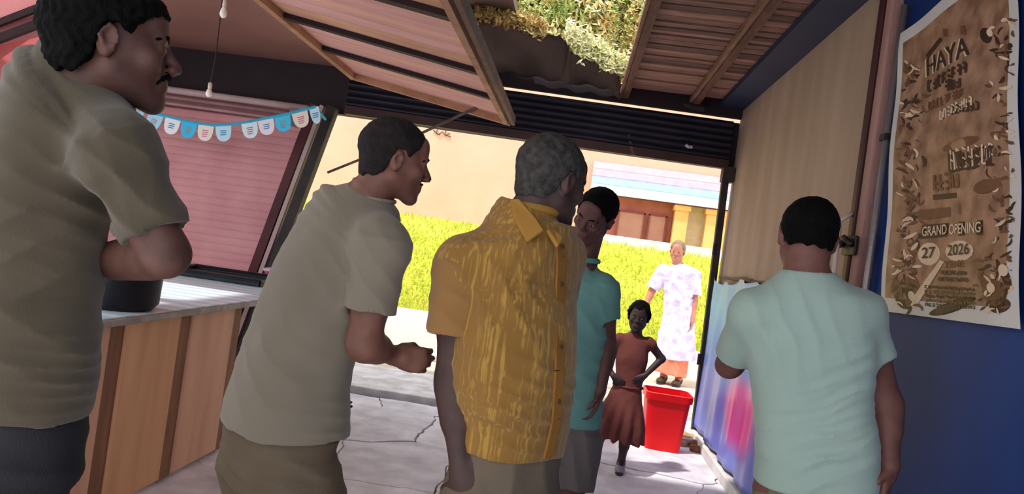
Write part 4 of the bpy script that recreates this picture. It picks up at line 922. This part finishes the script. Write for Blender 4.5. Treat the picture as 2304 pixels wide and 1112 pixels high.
# ---- man in mustard shirt
F_, R_ = yawdir(-36); F_ = A(F_); R_ = A(R_)
neck = A(U(1190, 468, 2.05)); shc = A(U(1186, 548, 2.05)); chest = A(U(1166, 640, 2.05)); waist = A(U(1150, 800, 2.03)); hip = A(U(1152, 950, 2.05)); pel = hip+A((0, 0, -.09))
Rsh = A(U(1044, 600, 1.98)); Rel = A(U(1022, 850, 1.98)); Rwr = A(U(1040, 1075, 1.92)); Lsh = shc-R_*.15+A((0, 0, -.03)); Lel = Lsh+A((-.02, .12, -.27)); Lwr = Lel+A((.06, .02, -.24))
hc = A(U(1240, 408, 2.06)); Mh = frame((.72, .69, -.12), (.02, 0, 1)); hsC = 1.02
hipL = pel-R_*.10; hipR = pel+R_*.10
skC = SKIN('mustard_man', (78, 56, 50), (64, 46, 42))
def prC(F):
    F.loft(secs([(pel, .155, .11), (hip, .155, .11), (waist+F_*.01, .155, .125), (chest, .155, .11), (shc+A((0, 0, -.03)), .125, .08), (neck, .055, .057)], R_, F_), k=.03)
    arm(F, Rsh, Rel, Rwr, 1.08, 1.15); arm(F, Lsh, Lel, Lwr)
    F.rc(neck-A((0, 0, .05)), hc+Mh@A((0, -.03, -.055)), .064, .06, k=.04)
    LG['T'] = add_head(F, hc, Mh, hsC, 1.08, 1.0); LG['C'] = legs_set(F, hipL, hipR, F_)
    add_hand(F, Rwr, (.05, .05, -1), (.3, .9, .0), -1, 1.0, .45); add_hand(F, Lwr, (.1, 0, -1), (-.3, -.8, 0), 1, 1.0, .4)
pC = body('stout man in a mustard striped shirt with cropped grey hair, face turned away', prC, skC, .0058, (hip[0], hip[1], 0))
T = LG['T']; hair('hair', hc, Mh, hsC, mat('hair_grey', (74, 70, 66), .85, (44, 42, 40), 60, .4, 220, spec=.2), pC, .007, None, .005, .0014, 3., .075)
brows(T, hsC, hairm, pC); eyes(T, Mh, hsC, pC)
m = mat('mustard_cloth', (146, 106, 46), .85, (128, 92, 38), 2.5, .2, 300, sheen=.2)
n = m.node_tree.nodes; l = m.node_tree.links; b = n['Principled BSDF']
src = b.inputs['Base Color'].links[0].from_socket
tc = n.new('ShaderNodeTexCoord'); mp = n.new('ShaderNodeMapping'); mp.inputs['Scale'].default_value = (1, 1, .03); no = n.new('ShaderNodeTexNoise'); no.inputs['Scale'].default_value = 110; no.inputs['Detail'].default_value = 2
l.new(tc.outputs['Object'], mp.inputs[0]); l.new(mp.outputs[0], no.inputs[0]); cr = n.new('ShaderNodeValToRGB'); cr.color_ramp.elements[0].position = .52; cr.color_ramp.elements[1].position = .66; l.new(no.outputs[0], cr.inputs[0])
# the pale woven streaks run down the trunk of the shirt, the sleeves are plain
mx = n.new('ShaderNodeMix'); mx.data_type = 'RGBA'; mlt = n.new('ShaderNodeMath'); mlt.operation = 'MULTIPLY'; mlt.inputs[1].default_value = .3; l.new(cr.outputs[0], mlt.inputs[0]); l.new(mlt.outputs[0], mx.inputs[0]); l.new(src, mx.inputs[6]); mx.inputs[7].default_value = (*lin((222, 182, 88)), 1); l.new(mx.outputs[2], b.inputs['Base Color'])
F = Field()
spec = [(hip+A((0, 0, -.075)), .172, .132), (hip+A((0, 0, .04)), .176, .144), (waist+F_*.012, .182, .152), (chest+F_*.0, .186, .142), (shc, .168, .116), (neck+A((-.008, 0, -.045)), .104, .094), (neck+A((0, 0, .004)), .078, .078)]
F.loft(secs(spec, R_, F_), k=.03, n=2.3)
F.ell(Rsh, (.076, .076, .076), k=.05); F.ell(Lsh, (.075, .075, .075), k=.05); F.rc(neck+A((0, 0, -.082)), Rsh+A((0, 0, .0)), .068, .068, k=.06); F.rc(neck+A((0, 0, -.08)), Lsh, .062, .064, k=.06)
dC = folds([(A(U(1090, 700, 1.9)), .15, (.8, 0, .6), .07, .005), (A(U(1180, 930, 1.9)), .17, (.25, 0, 1), .045, .005), (A(U(1200, 640, 1.9)), .15, (1, 0, -.5), .08, .003), (A(U(1260, 900, 2.0)), .12, (.7, 0, .9), .05, .005)])
shirt = F.mesh('shirt', m, pC, .0058, dC)
F = Field(); sleeve(F, Rsh, Rsh+(Rel-Rsh)*.60, .082, .090, start=-.01); F.ell(Rsh, (.079, .079, .079), k=.03)
F.mesh('sleeve', mat('mustard_plain', (148, 108, 60), .88, (134, 97, 52), 3, .2, 300, sheen=.2), shirt, .0058, folds([(A(U(1030, 660, 1.9)), .12, (.6, 0, 1), .06, .004)]))
F = Field(); sleeve(F, Lsh, Lsh+(Lel-Lsh)*.62, .08, .085); F.mesh('sleeve', mat('mustard_plain', (0, 0, 0)), shirt, .008)
# collar leaves and the front placket
cm = mat('mustard_collar', (168, 124, 56), .85, (152, 110, 46), 3, .2, 300)
def leaf(px, th=.012, name='collar', mt=cm, par=shirt):
    P = [Vector(p) for p in px]; nrm = (P[1]-P[0]).cross(P[-1]-P[0]).normalized()
    if nrm.y > 0: nrm = -nrm
    Q = [p+nrm*th for p in P]; n_ = len(P); g = MB(); g.add(P+Q, [tuple(range(n_)), tuple(range(2*n_-1, n_-1, -1))]+[(k, n_+k, n_+(k+1) % n_, (k+1) % n_) for k in range(n_)]); return bevel(g.build(name, mt, par), .004, 2)
leaf([U(1150, 452, 1.99), U(1172, 452, 1.975), U(1212, 498, 1.93), U(1226, 520, 1.90), U(1188, 548, 1.89), U(1160, 500, 1.945)])
leaf([U(1226, 520, 1.92), U(1240, 520, 1.94), U(1262, 540, 1.93), U(1250, 560, 1.91)])
ringband('collar_stand', neck+A((.008, 0, -.004)), frame(F_, (.2, -.1, 1)), .070, .072, .014, cm, shirt)
# placket follows the shirt front
def front(t):       # t along the spine list, returns a point on the front centre line
    s = t*(len(spec)-1); k = min(int(s), len(spec)-2); u = s-k; c = spec[k][0]*(1-u)+spec[k+1][0]*u; bb = spec[k][2]*(1-u)+spec[k+1][2]*u; return Vector(c+F_*(bb+.004))
g = MB(); pts = [front(.02+.82*k/16) for k in range(17)]
for k in range(16): g.beam(pts[k], pts[k+1], .034, .007, tuple(F_))
g.build('placket', mat('placket_cloth', (150, 104, 44), .85), shirt)  # placket strip in its own even mustard cloth colour
for k in range(1, 6): p = front(.08+.15*k)+Vector(F_)*.005; g = MB(); g.tube([p, p+Vector(F_)*.004], .006, 10); g.build('button', mat('button_brown', (96, 66, 40), .4), shirt)
F = Field(); F.loft(secs([(pel+A((0, 0, -.10)), .168, .128), (pel, .168, .128), (hip, .158, .12)], R_, F_), k=.03)
for h, kn, an, toe in LG['C']:
    F.rc(h+A((0, 0, -.13)), kn, .104, .086, k=.04); F.loft([(kn, R_, F_, .086, .088), ((kn+an)/2, R_, F_, .078, .082), (an+A((0, 0, -.02)), R_, F_, .072, .078)], k=.03, n=2)
trs = F.mesh('trousers', mat('taupe_trousers', (112, 98, 82), .88, (98, 86, 72), 5, .3, 260), pC, .008, folds([(A(U(1160, 1090, 1.9)), .2, (1, 0, .1), .08, .005)]))
for h, kn, an, toe in LG['C']: shoe('shoe', an, toe, mat('shoe_brown', (0, 0, 0)), pC, 1.05)

# ---- man in teal polo behind him
F_, R_ = yawdir(-100); F_ = A(F_); R_ = A(R_); D4 = 3.4
neck = A(U(1312, 585, D4)); shc = A(U(1292, 640, D4)); chest = A(U(1284, 730, D4)); waist = A(U(1278, 830, D4)); hip = A(U(1268, 930, D4)); pel = hip+A((0, 0, -.08))
Lsh = A(U(1356, 650, D4-.02)); Rsh = shc+(shc-Lsh)*.95; Lel = A(U(1366, 780, D4-.02)); Lwr = A(U(1350, 880, D4-.08)); Rel = Rsh+A((-.04, 0, -.28)); Rwr = Rel+A((.02, -.06, -.24))
hc = A(U(1338, 486, D4-.05)); Mh = frame((-.42, -.80, -.42), (.30, -.25, 1)); hsD = 1.02
hipL = pel+(-R_)*.09; hipR = pel+R_*.09
skD = SKIN('teal_man', (104, 66, 60), (84, 54, 50))
def prD(F):
    F.loft(secs([(pel, .16, .11), (hip, .155, .115), (waist, .14, .11), (chest, .16, .115), (shc, .15, .09), (neck, .055, .056)], R_, F_), k=.03)
    arm(F, Rsh, Rel, Rwr, .95); arm(F, Lsh, Lel, Lwr, 1.0, 1.05)
    F.rc(neck-A((0, 0, .04)), hc+Mh@A((0, -.03, -.055)), .058, .056, k=.04)
    LG['T'] = add_head(F, hc, Mh, hsD); LG['D'] = legs_set(F, hipL, hipR, F_)
    add_hand(F, Lwr, (-.15, -.1, -1), (-.9, -.1, 0), -1, .95, .4); add_hand(F, Rwr, (0, -.1, -1), (.9, 0, 0), 1, .95, .4)
pD = body('man in a teal polo shirt bending his head, half hidden behind the mustard shirt', prD, skD, .007, (hip[0], hip[1], 0))
T = LG['T']; hair('hair', hc, Mh, hsD, hairm, pD, .009, None, .006, .002, 4., .055)
brows(T, hsD, hairm, pD); eyes(T, Mh, hsD, pD)
teal = mat('teal_pique', (112, 158, 152), .88, (98, 144, 140), 3, .2, 300)
F = Field()
F.loft(secs([(hip+A((0, 0, -.04)), .175, .13), (hip+A((0, 0, .06)), .172, .13), (waist, .162, .128), (chest, .178, .132), (shc, .158, .105), ((neck*.55+shc*.45), .095, .085), (neck+A((0, 0, -.01)), .066, .066)], R_, F_), k=.03)
F.ell(Rsh, (.07, .07, .07), k=.05); F.ell(Lsh, (.072, .072, .075), k=.05)
sleeve(F, Lsh, Lsh+(Lel-Lsh)*.55, .074, .072); sleeve(F, Rsh, Rsh+(Rel-Rsh)*.55, .07, .07)
shirt = F.mesh('polo_shirt', teal, pD, .008, folds([(A(U(1320, 720, 3.3)), .2, (.7, 0, 1), .08, .004), (A(U(1320, 860, 3.3)), .2, (.4, 0, 1), .07, .005)]))
cr_ = frame(F_, (-.1, -.3, 1)); o = ringband('collar', neck+A((0, -.01, -.002)), cr_, .068, .07, .013, mat('teal_collar', (110, 160, 156), .85), shirt)
F = Field(); F.loft(secs([(pel+A((0, 0, -.10)), .175, .13), (pel, .175, .13), (hip, .165, .125)], R_, F_), k=.03)
for h, kn, an, toe in LG['D']:
    F.loft([(h, R_, F_, .108, .115), ((h+kn)/2, R_, F_, .105, .115), (kn+A((0, 0, -.0)), R_, F_, .100, .11)], k=.04, n=2)
F.mesh('shorts', mat('grey_shorts', (112, 104, 102), .88, (100, 92, 92), 4, .3, 200), pD, .009, folds([(hip+A((0, -.1, -.2)), .2, (1, 0, .3), .07, .006)]))
for h, kn, an, toe in LG['D']: shoe('sandal', an, toe, mat('shoe_black', (0, 0, 0)), pD, 1.0)

# ---- girl with hands on hips
F_, R_ = yawdir(-97); F_ = A(F_); R_ = A(R_); D5 = 4.8
neck = A(U(1432, 748, D5)); shc = A(U(1427, 768, D5)); chest = A(U(1422, 805, D5)); waist = A(U(1414, 862, D5)); hip = A(U(1404, 905, D5))
hc = A(U(1437, 714, D5)); Mh = frame((-.15, -1, -.06), (.06, 0, 1)); hsE = .80
LshE = A(U(1462, 772, D5)); LelE = A(U(1489, 808, D5+.02)); LwrE = A(U(1450, 846, D5-.06)); RshE = A(U(1392, 762, D5)); RelE = A(U(1352, 800, D5+.02)); RwrE = A(U(1380, 846, D5-.06))
skE = SKIN('girl', (62, 44, 42), (50, 36, 34))
legsE = [(A(U(1420, 920, D5)), A(U(1410, 972, D5)), A(U(1398, 1036, D5))), (A(U(1372, 918, D5)), A(U(1352, 972, D5)), A(U(1332, 1034, D5)))]
LE = []
def prE(F):
    F.loft(secs([(hip, .085, .065), (waist, .075, .06), (chest, .088, .065), (shc, .085, .05), (neck, .032, .033)], R_, F_), k=.02)
    for a, b_, c in ((LshE, LelE, LwrE), (RshE, RelE, RwrE)): F.rc(a, b_, .03, .024, k=.02); F.rc(b_, c, .024, .017, k=.015)
    F.rc(neck-A((0, 0, .03)), hc+Mh@A((0, -.02, -.05)), .034, .034, k=.02)
    LG['T'] = add_head(F, hc, Mh, hsE, .9, .9)
    for h, kn, an in legsE:
        an = A((an[0], an[1], .055)); toe = an+A((F_[0]*.09, F_[1]*.09, -.035)); F.rc(h, kn, .058, .036, k=.03); F.rc(kn, an, .036, .023, k=.02); F.rc(kn+(an-kn)*.2, kn+(an-kn)*.45, .038, .032, k=.02); F.rc(an, toe, .024, .018, k=.02); LE.append((an, toe))
    add_hand(F, LwrE, (-.8, -.25, -.5), (.2, .9, .3), 1, .62, .35); add_hand(F, RwrE, (.8, -.25, -.5), (-.2, .9, .3), -1, .62, .35)
pE = body('small girl in a rust red dress with both hands on her hips by the gateway', prE, skE, .005, (hip[0], hip[1], 0))
T = LG['T']; hair('hair', hc, Mh, hsE, hairm, pE, .015, (np.array([-.14, -.09, -.05, -.03, -.012, .012, .03, .045, .07, .12]), np.array([-.06, -.06, -.06, -.05, -.03, .0, .02, .045, .058, .07])), .005, .004, 5.)
eyes(T, Mh, hsE, pE)
F = Field()
dm = mat('rust_dress', (112, 60, 53), .88, (98, 50, 46), 4, .3, 200)
F.loft(secs([(A(U(1388, 985, D5)), .165, .13), (A(U(1396, 945, D5)), .15, .12), (A(U(1408, 890, D5)), .105, .085), (waist+A((0, 0, .02)), .088, .072), (chest, .102, .078), (shc, .082, .058), (neck+A((0, 0, -.012)), .046, .044)], R_, F_), k=.02)
F.rc(LshE+A((-.01, 0, 0)), LshE+(LelE-LshE)*.12, .040, .038, k=.03); F.rc(RshE+A((.01, 0, 0)), RshE+(RelE-RshE)*.12, .040, .038, k=.03)
pl = A(U(1392, 960, D5))
def dE(P):
    q = P-pl; a = np.arctan2(q[:, 0], -q[:, 1]); w = np.clip((hip[2]+.02-P[:, 2])/.2, 0, 1); return .012*w*np.sin(a*11+1.2*np.sin(P[:, 2]*9))+.002*vnoise(P, 25, 1)
dr = F.mesh('dress', dm, pE, .006, dE)
o = ringband('sash', waist+A((0, 0, -.02)), frame(F_), .093, .077, .008, mat('sash_dark', (104, 46, 48), .8), dr)
for an, toe in LE: shoe('shoe', an, toe, mat('shoe_white_grey', (150, 146, 148), .6), pE, .62)

# ---- man in pale robe outside in the sun
F_, R_ = yawdir(-110); F_ = A(F_); R_ = A(R_); D6 = 8.9
neck = A(U(1526, 594, D6)); shc = A(U(1527, 608, D6)); chest = A(U(1530, 650, D6)); waist = A(U(1528, 700, D6)); hip = A(U(1524, 745, D6)); pel = hip
hc = A(U(1524, 566, D6)); Mh = frame((-.25, -1, -.15), (.05, 0, 1)); hsF = 1.03
LshF = shc+(-R_)*.18+A((0, 0, -.03)); RshF = shc+R_*.18+A((0, 0, -.03)); LelF = LshF+A((.05, 0, -.28)); LwrF = LelF+A((.0, -.08, -.23)); RelF = RshF+A((-.10, .02, -.26)); RwrF = RelF+A((-.06, -.06, -.22))
hipL = hip-R_*.09+A((0, 0, -.04)); hipR = hip+R_*.09+A((0, 0, -.04))
skF = SKIN('robe_man', (196, 132, 108), (172, 112, 92))
def prF(F):
    F.loft(secs([(hip, .155, .11), (waist, .145, .11), (chest, .165, .115), (shc, .155, .09), (neck, .056, .056)], R_, F_), k=.03)
    arm(F, RshF, RelF, RwrF); arm(F, LshF, LelF, LwrF); F.rc(neck-A((0, 0, .04)), hc+Mh@A((0, -.03, -.055)), .058, .056, k=.04)
    LG['T'] = add_head(F, hc, Mh, hsF); LG['F'] = legs_set(F, hipL, hipR, F_)
    add_hand(F, LwrF, (0, -.1, -1), (-.9, 0, 0), 1, 1, .35); add_hand(F, RwrF, (-.05, -.1, -1), (.9, 0, 0), -1, 1, .35)
pF = body('man in a long pale lavender tunic and orange wrap outside in the sun', prF, skF, .010, (hip[0], hip[1], 0))
hair('hair', hc, Mh, hsF, mat('hair_greybrown', (150, 124, 100), .85, (120, 98, 80), 40, .4, 200), pF, .009, None, .008, .002, 6., .06); eyes(LG['T'], Mh, hsF, pF)
F = Field()
tm = mat('lavender_print', (232, 220, 240), .85, (190, 178, 226), 13, .2, 200, sharp=.5)
F.loft(secs([(A(U(1520, 808, D6)), .24, .19), (A(U(1522, 770, D6)), .225, .175), (waist, .19, .15), (chest, .188, .14), (shc, .162, .108), (neck+A((0, 0, .0)), .068, .066)], R_, F_), k=.03)
F.ell(RshF, (.08, .08, .08), k=.05); F.ell(LshF, (.08, .08, .08), k=.05); sleeve(F, LshF, LshF+(LelF-LshF)*.9, .082, .09); sleeve(F, RshF, RshF+(RelF-RshF)*.9, .082, .09)
tn = F.mesh('tunic', tm, pF, .010, folds([(waist+A((0, -.1, -.1)), .4, (1, 0, .15), .12, .012), (chest, .25, (.6, 0, 1), .1, .006)]))
F = Field(); a0 = hip+A((0, 0, -.05))
F.loft(secs([(A((hip[0]-.02, hip[1], .12)), .20, .17), (A((hip[0], hip[1], .4)), .19, .16), (a0, .185, .15)], R_, F_), k=.03)
F.mesh('wrap', mat('orange_wrap', (232, 150, 120), .85, (216, 122, 96), 5, .2, 150), pF, .012, folds([(A((hip[0], hip[1]-.1, .4)), .4, (1, 0, .1), .12, .012)]))
for h, kn, an, toe in LG['F']: shoe('sandal', an, toe, mat('shoe_brown', (0, 0, 0)), pF, 1.0)

# ---- man in mint tee at the right, back to the viewer
F_, R_ = yawdir(80); F_ = A(F_); R_ = A(R_); D7 = 2.3
neck = A(U(1818, 622, D7)); shc = A(U(1818, 690, D7)); chest = A(U(1822, 780, D7)); waist = A(U(1828, 920, D7)); hip = A(U(1832, 1060, D7)); pel = hip+A((0, 0, -.09))
LshG = A(U(1698, 706, D7)); RshG = A(U(1930, 708, D7)); RelG = A(U(1990, 905, D7+.02)); RwrG = A(U(2002, 1046, D7-.06)); LelG = A(U(1640, 822, D7+.16)); LwrG = A(U(1690, 770, D7+.36))
hc = A(U(1816, 536, D7+.03)); Mh = frame((.10, 1, -.05), (.04, 0, 1)); hsG = .98
hipL = pel-R_*.10; hipR = pel+R_*.10
skG = SKIN('mint_man', (120, 78, 68), (102, 66, 58))
def prG(F):
    F.loft(secs([(pel, .165, .12), (hip, .168, .125), (waist, .155, .12), (chest, .18, .12), (shc, .165, .095), (neck, .06, .06)], R_, F_), k=.03)
    arm(F, RshG, RelG, RwrG, 1.05, 1.12); arm(F, LshG, LelG, LwrG, 1.0, 1.0)
    F.rc(neck-A((0, 0, .05)), hc+Mh@A((0, -.03, -.05)), .066, .064, k=.04)
    LG['T'] = add_head(F, hc, Mh, hsG); LG['G'] = legs_set(F, hipL, hipR, F_)
    add_hand(F, RwrG, (-.05, -.02, -1), (-.8, .5, 0), -1, 1.0, .55); add_hand(F, LwrG, (.5, .6, .5), (.2, .5, -.6), -1, 1.0, .5)
pG = body('man in a pale mint t-shirt standing with his back to us beside the blue wall', prG, skG, .0058, (hip[0], hip[1], 0))
T = LG['T']; hair('hair', hc, Mh, hsG, hairm, pG, .008, (np.array([-.14, -.09, -.05, -.03, -.012, .012, .03, .045, .07, .12]), np.array([-.028, -.03, -.03, -.02, .02, .03, .012, .045, .06, .07])), .005, .0018, 7.)
eyes(T, Mh, hsG, pG)
mint = mat('mint_jersey', (160, 180, 168), .9, (150, 171, 160), 2.5, .2, 380, sheen=.2)
F = Field()
F.loft(secs([(hip+A((.005, 0, -.055)), .176, .14), (hip+A((0, 0, .05)), .174, .14), (waist, .166, .134), (chest, .182, .132), (shc+A((0, 0, .01)), .166, .108), ((neck*.62+shc*.38)+A((0, 0, .0)), .115, .088), (neck+A((0, 0, .008)), .076, .072)], R_, F_), k=.03, n=2.5)
F.ell(RshG, (.066, .066, .066), k=.05); F.ell(LshG, (.064, .066, .066), k=.05)
F.rc(neck+A((0, 0, -.065)), RshG, .07, .062, k=.06); F.rc(neck+A((0, 0, -.065)), LshG, .07, .06, k=.06); sleeve(F, RshG, RshG+(RelG-RshG)*.52, .067, .074); sleeve(F, LshG, LshG+(LelG-LshG)*.80, .064, .062)
shirt = F.mesh('t_shirt', mint, pG, .0058, folds([(A(U(1900, 900, 2.15)), .15, (-.45, 0, 1), .055, .006), (A(U(1880, 980, 2.15)), .16, (-.55, 0, 1), .06, .006), (A(U(1780, 720, 2.15)), .17, (1, 0, .35), .07, .003), (A(U(1700, 800, 2.15)), .12, (1, 0, .4), .06, .004), (A(U(1800, 1040, 2.15)), .16, (-.2, 0, 1), .07, .004)]))
ringband('collar', neck+A((0, 0, .002)), frame(F_, (0, .2, 1)), .073, .070, .009, mat('mint_rib', (182, 202, 194), .9, None, 3, .3, 300), shirt)
F = Field(); F.loft(secs([(pel+A((0, 0, -.12)), .172, .132), (pel, .166, .13), (hip, .152, .118)], R_, F_), k=.03)
for h, kn, an, toe in LG['G']:
    F.rc(h+A((0, 0, -.15)), kn, .098, .088, k=.04); F.loft([(kn, R_, F_, .086, .088), ((kn+an)/2, R_, F_, .078, .082), (an+A((0, 0, -.02)), R_, F_, .072, .078)], k=.03, n=2)
F.mesh('trousers', mat('khaki_trousers', (124, 122, 92), .88, (104, 104, 78), 5, .3, 260), pG, .008, folds([(hip+A((0, -.1, -.12)), .2, (.2, 0, 1), .05, .005)]))
for h, kn, an, toe in LG['G']: shoe('shoe', an, toe, mat('shoe_brown', (0, 0, 0)), pG, 1.05)
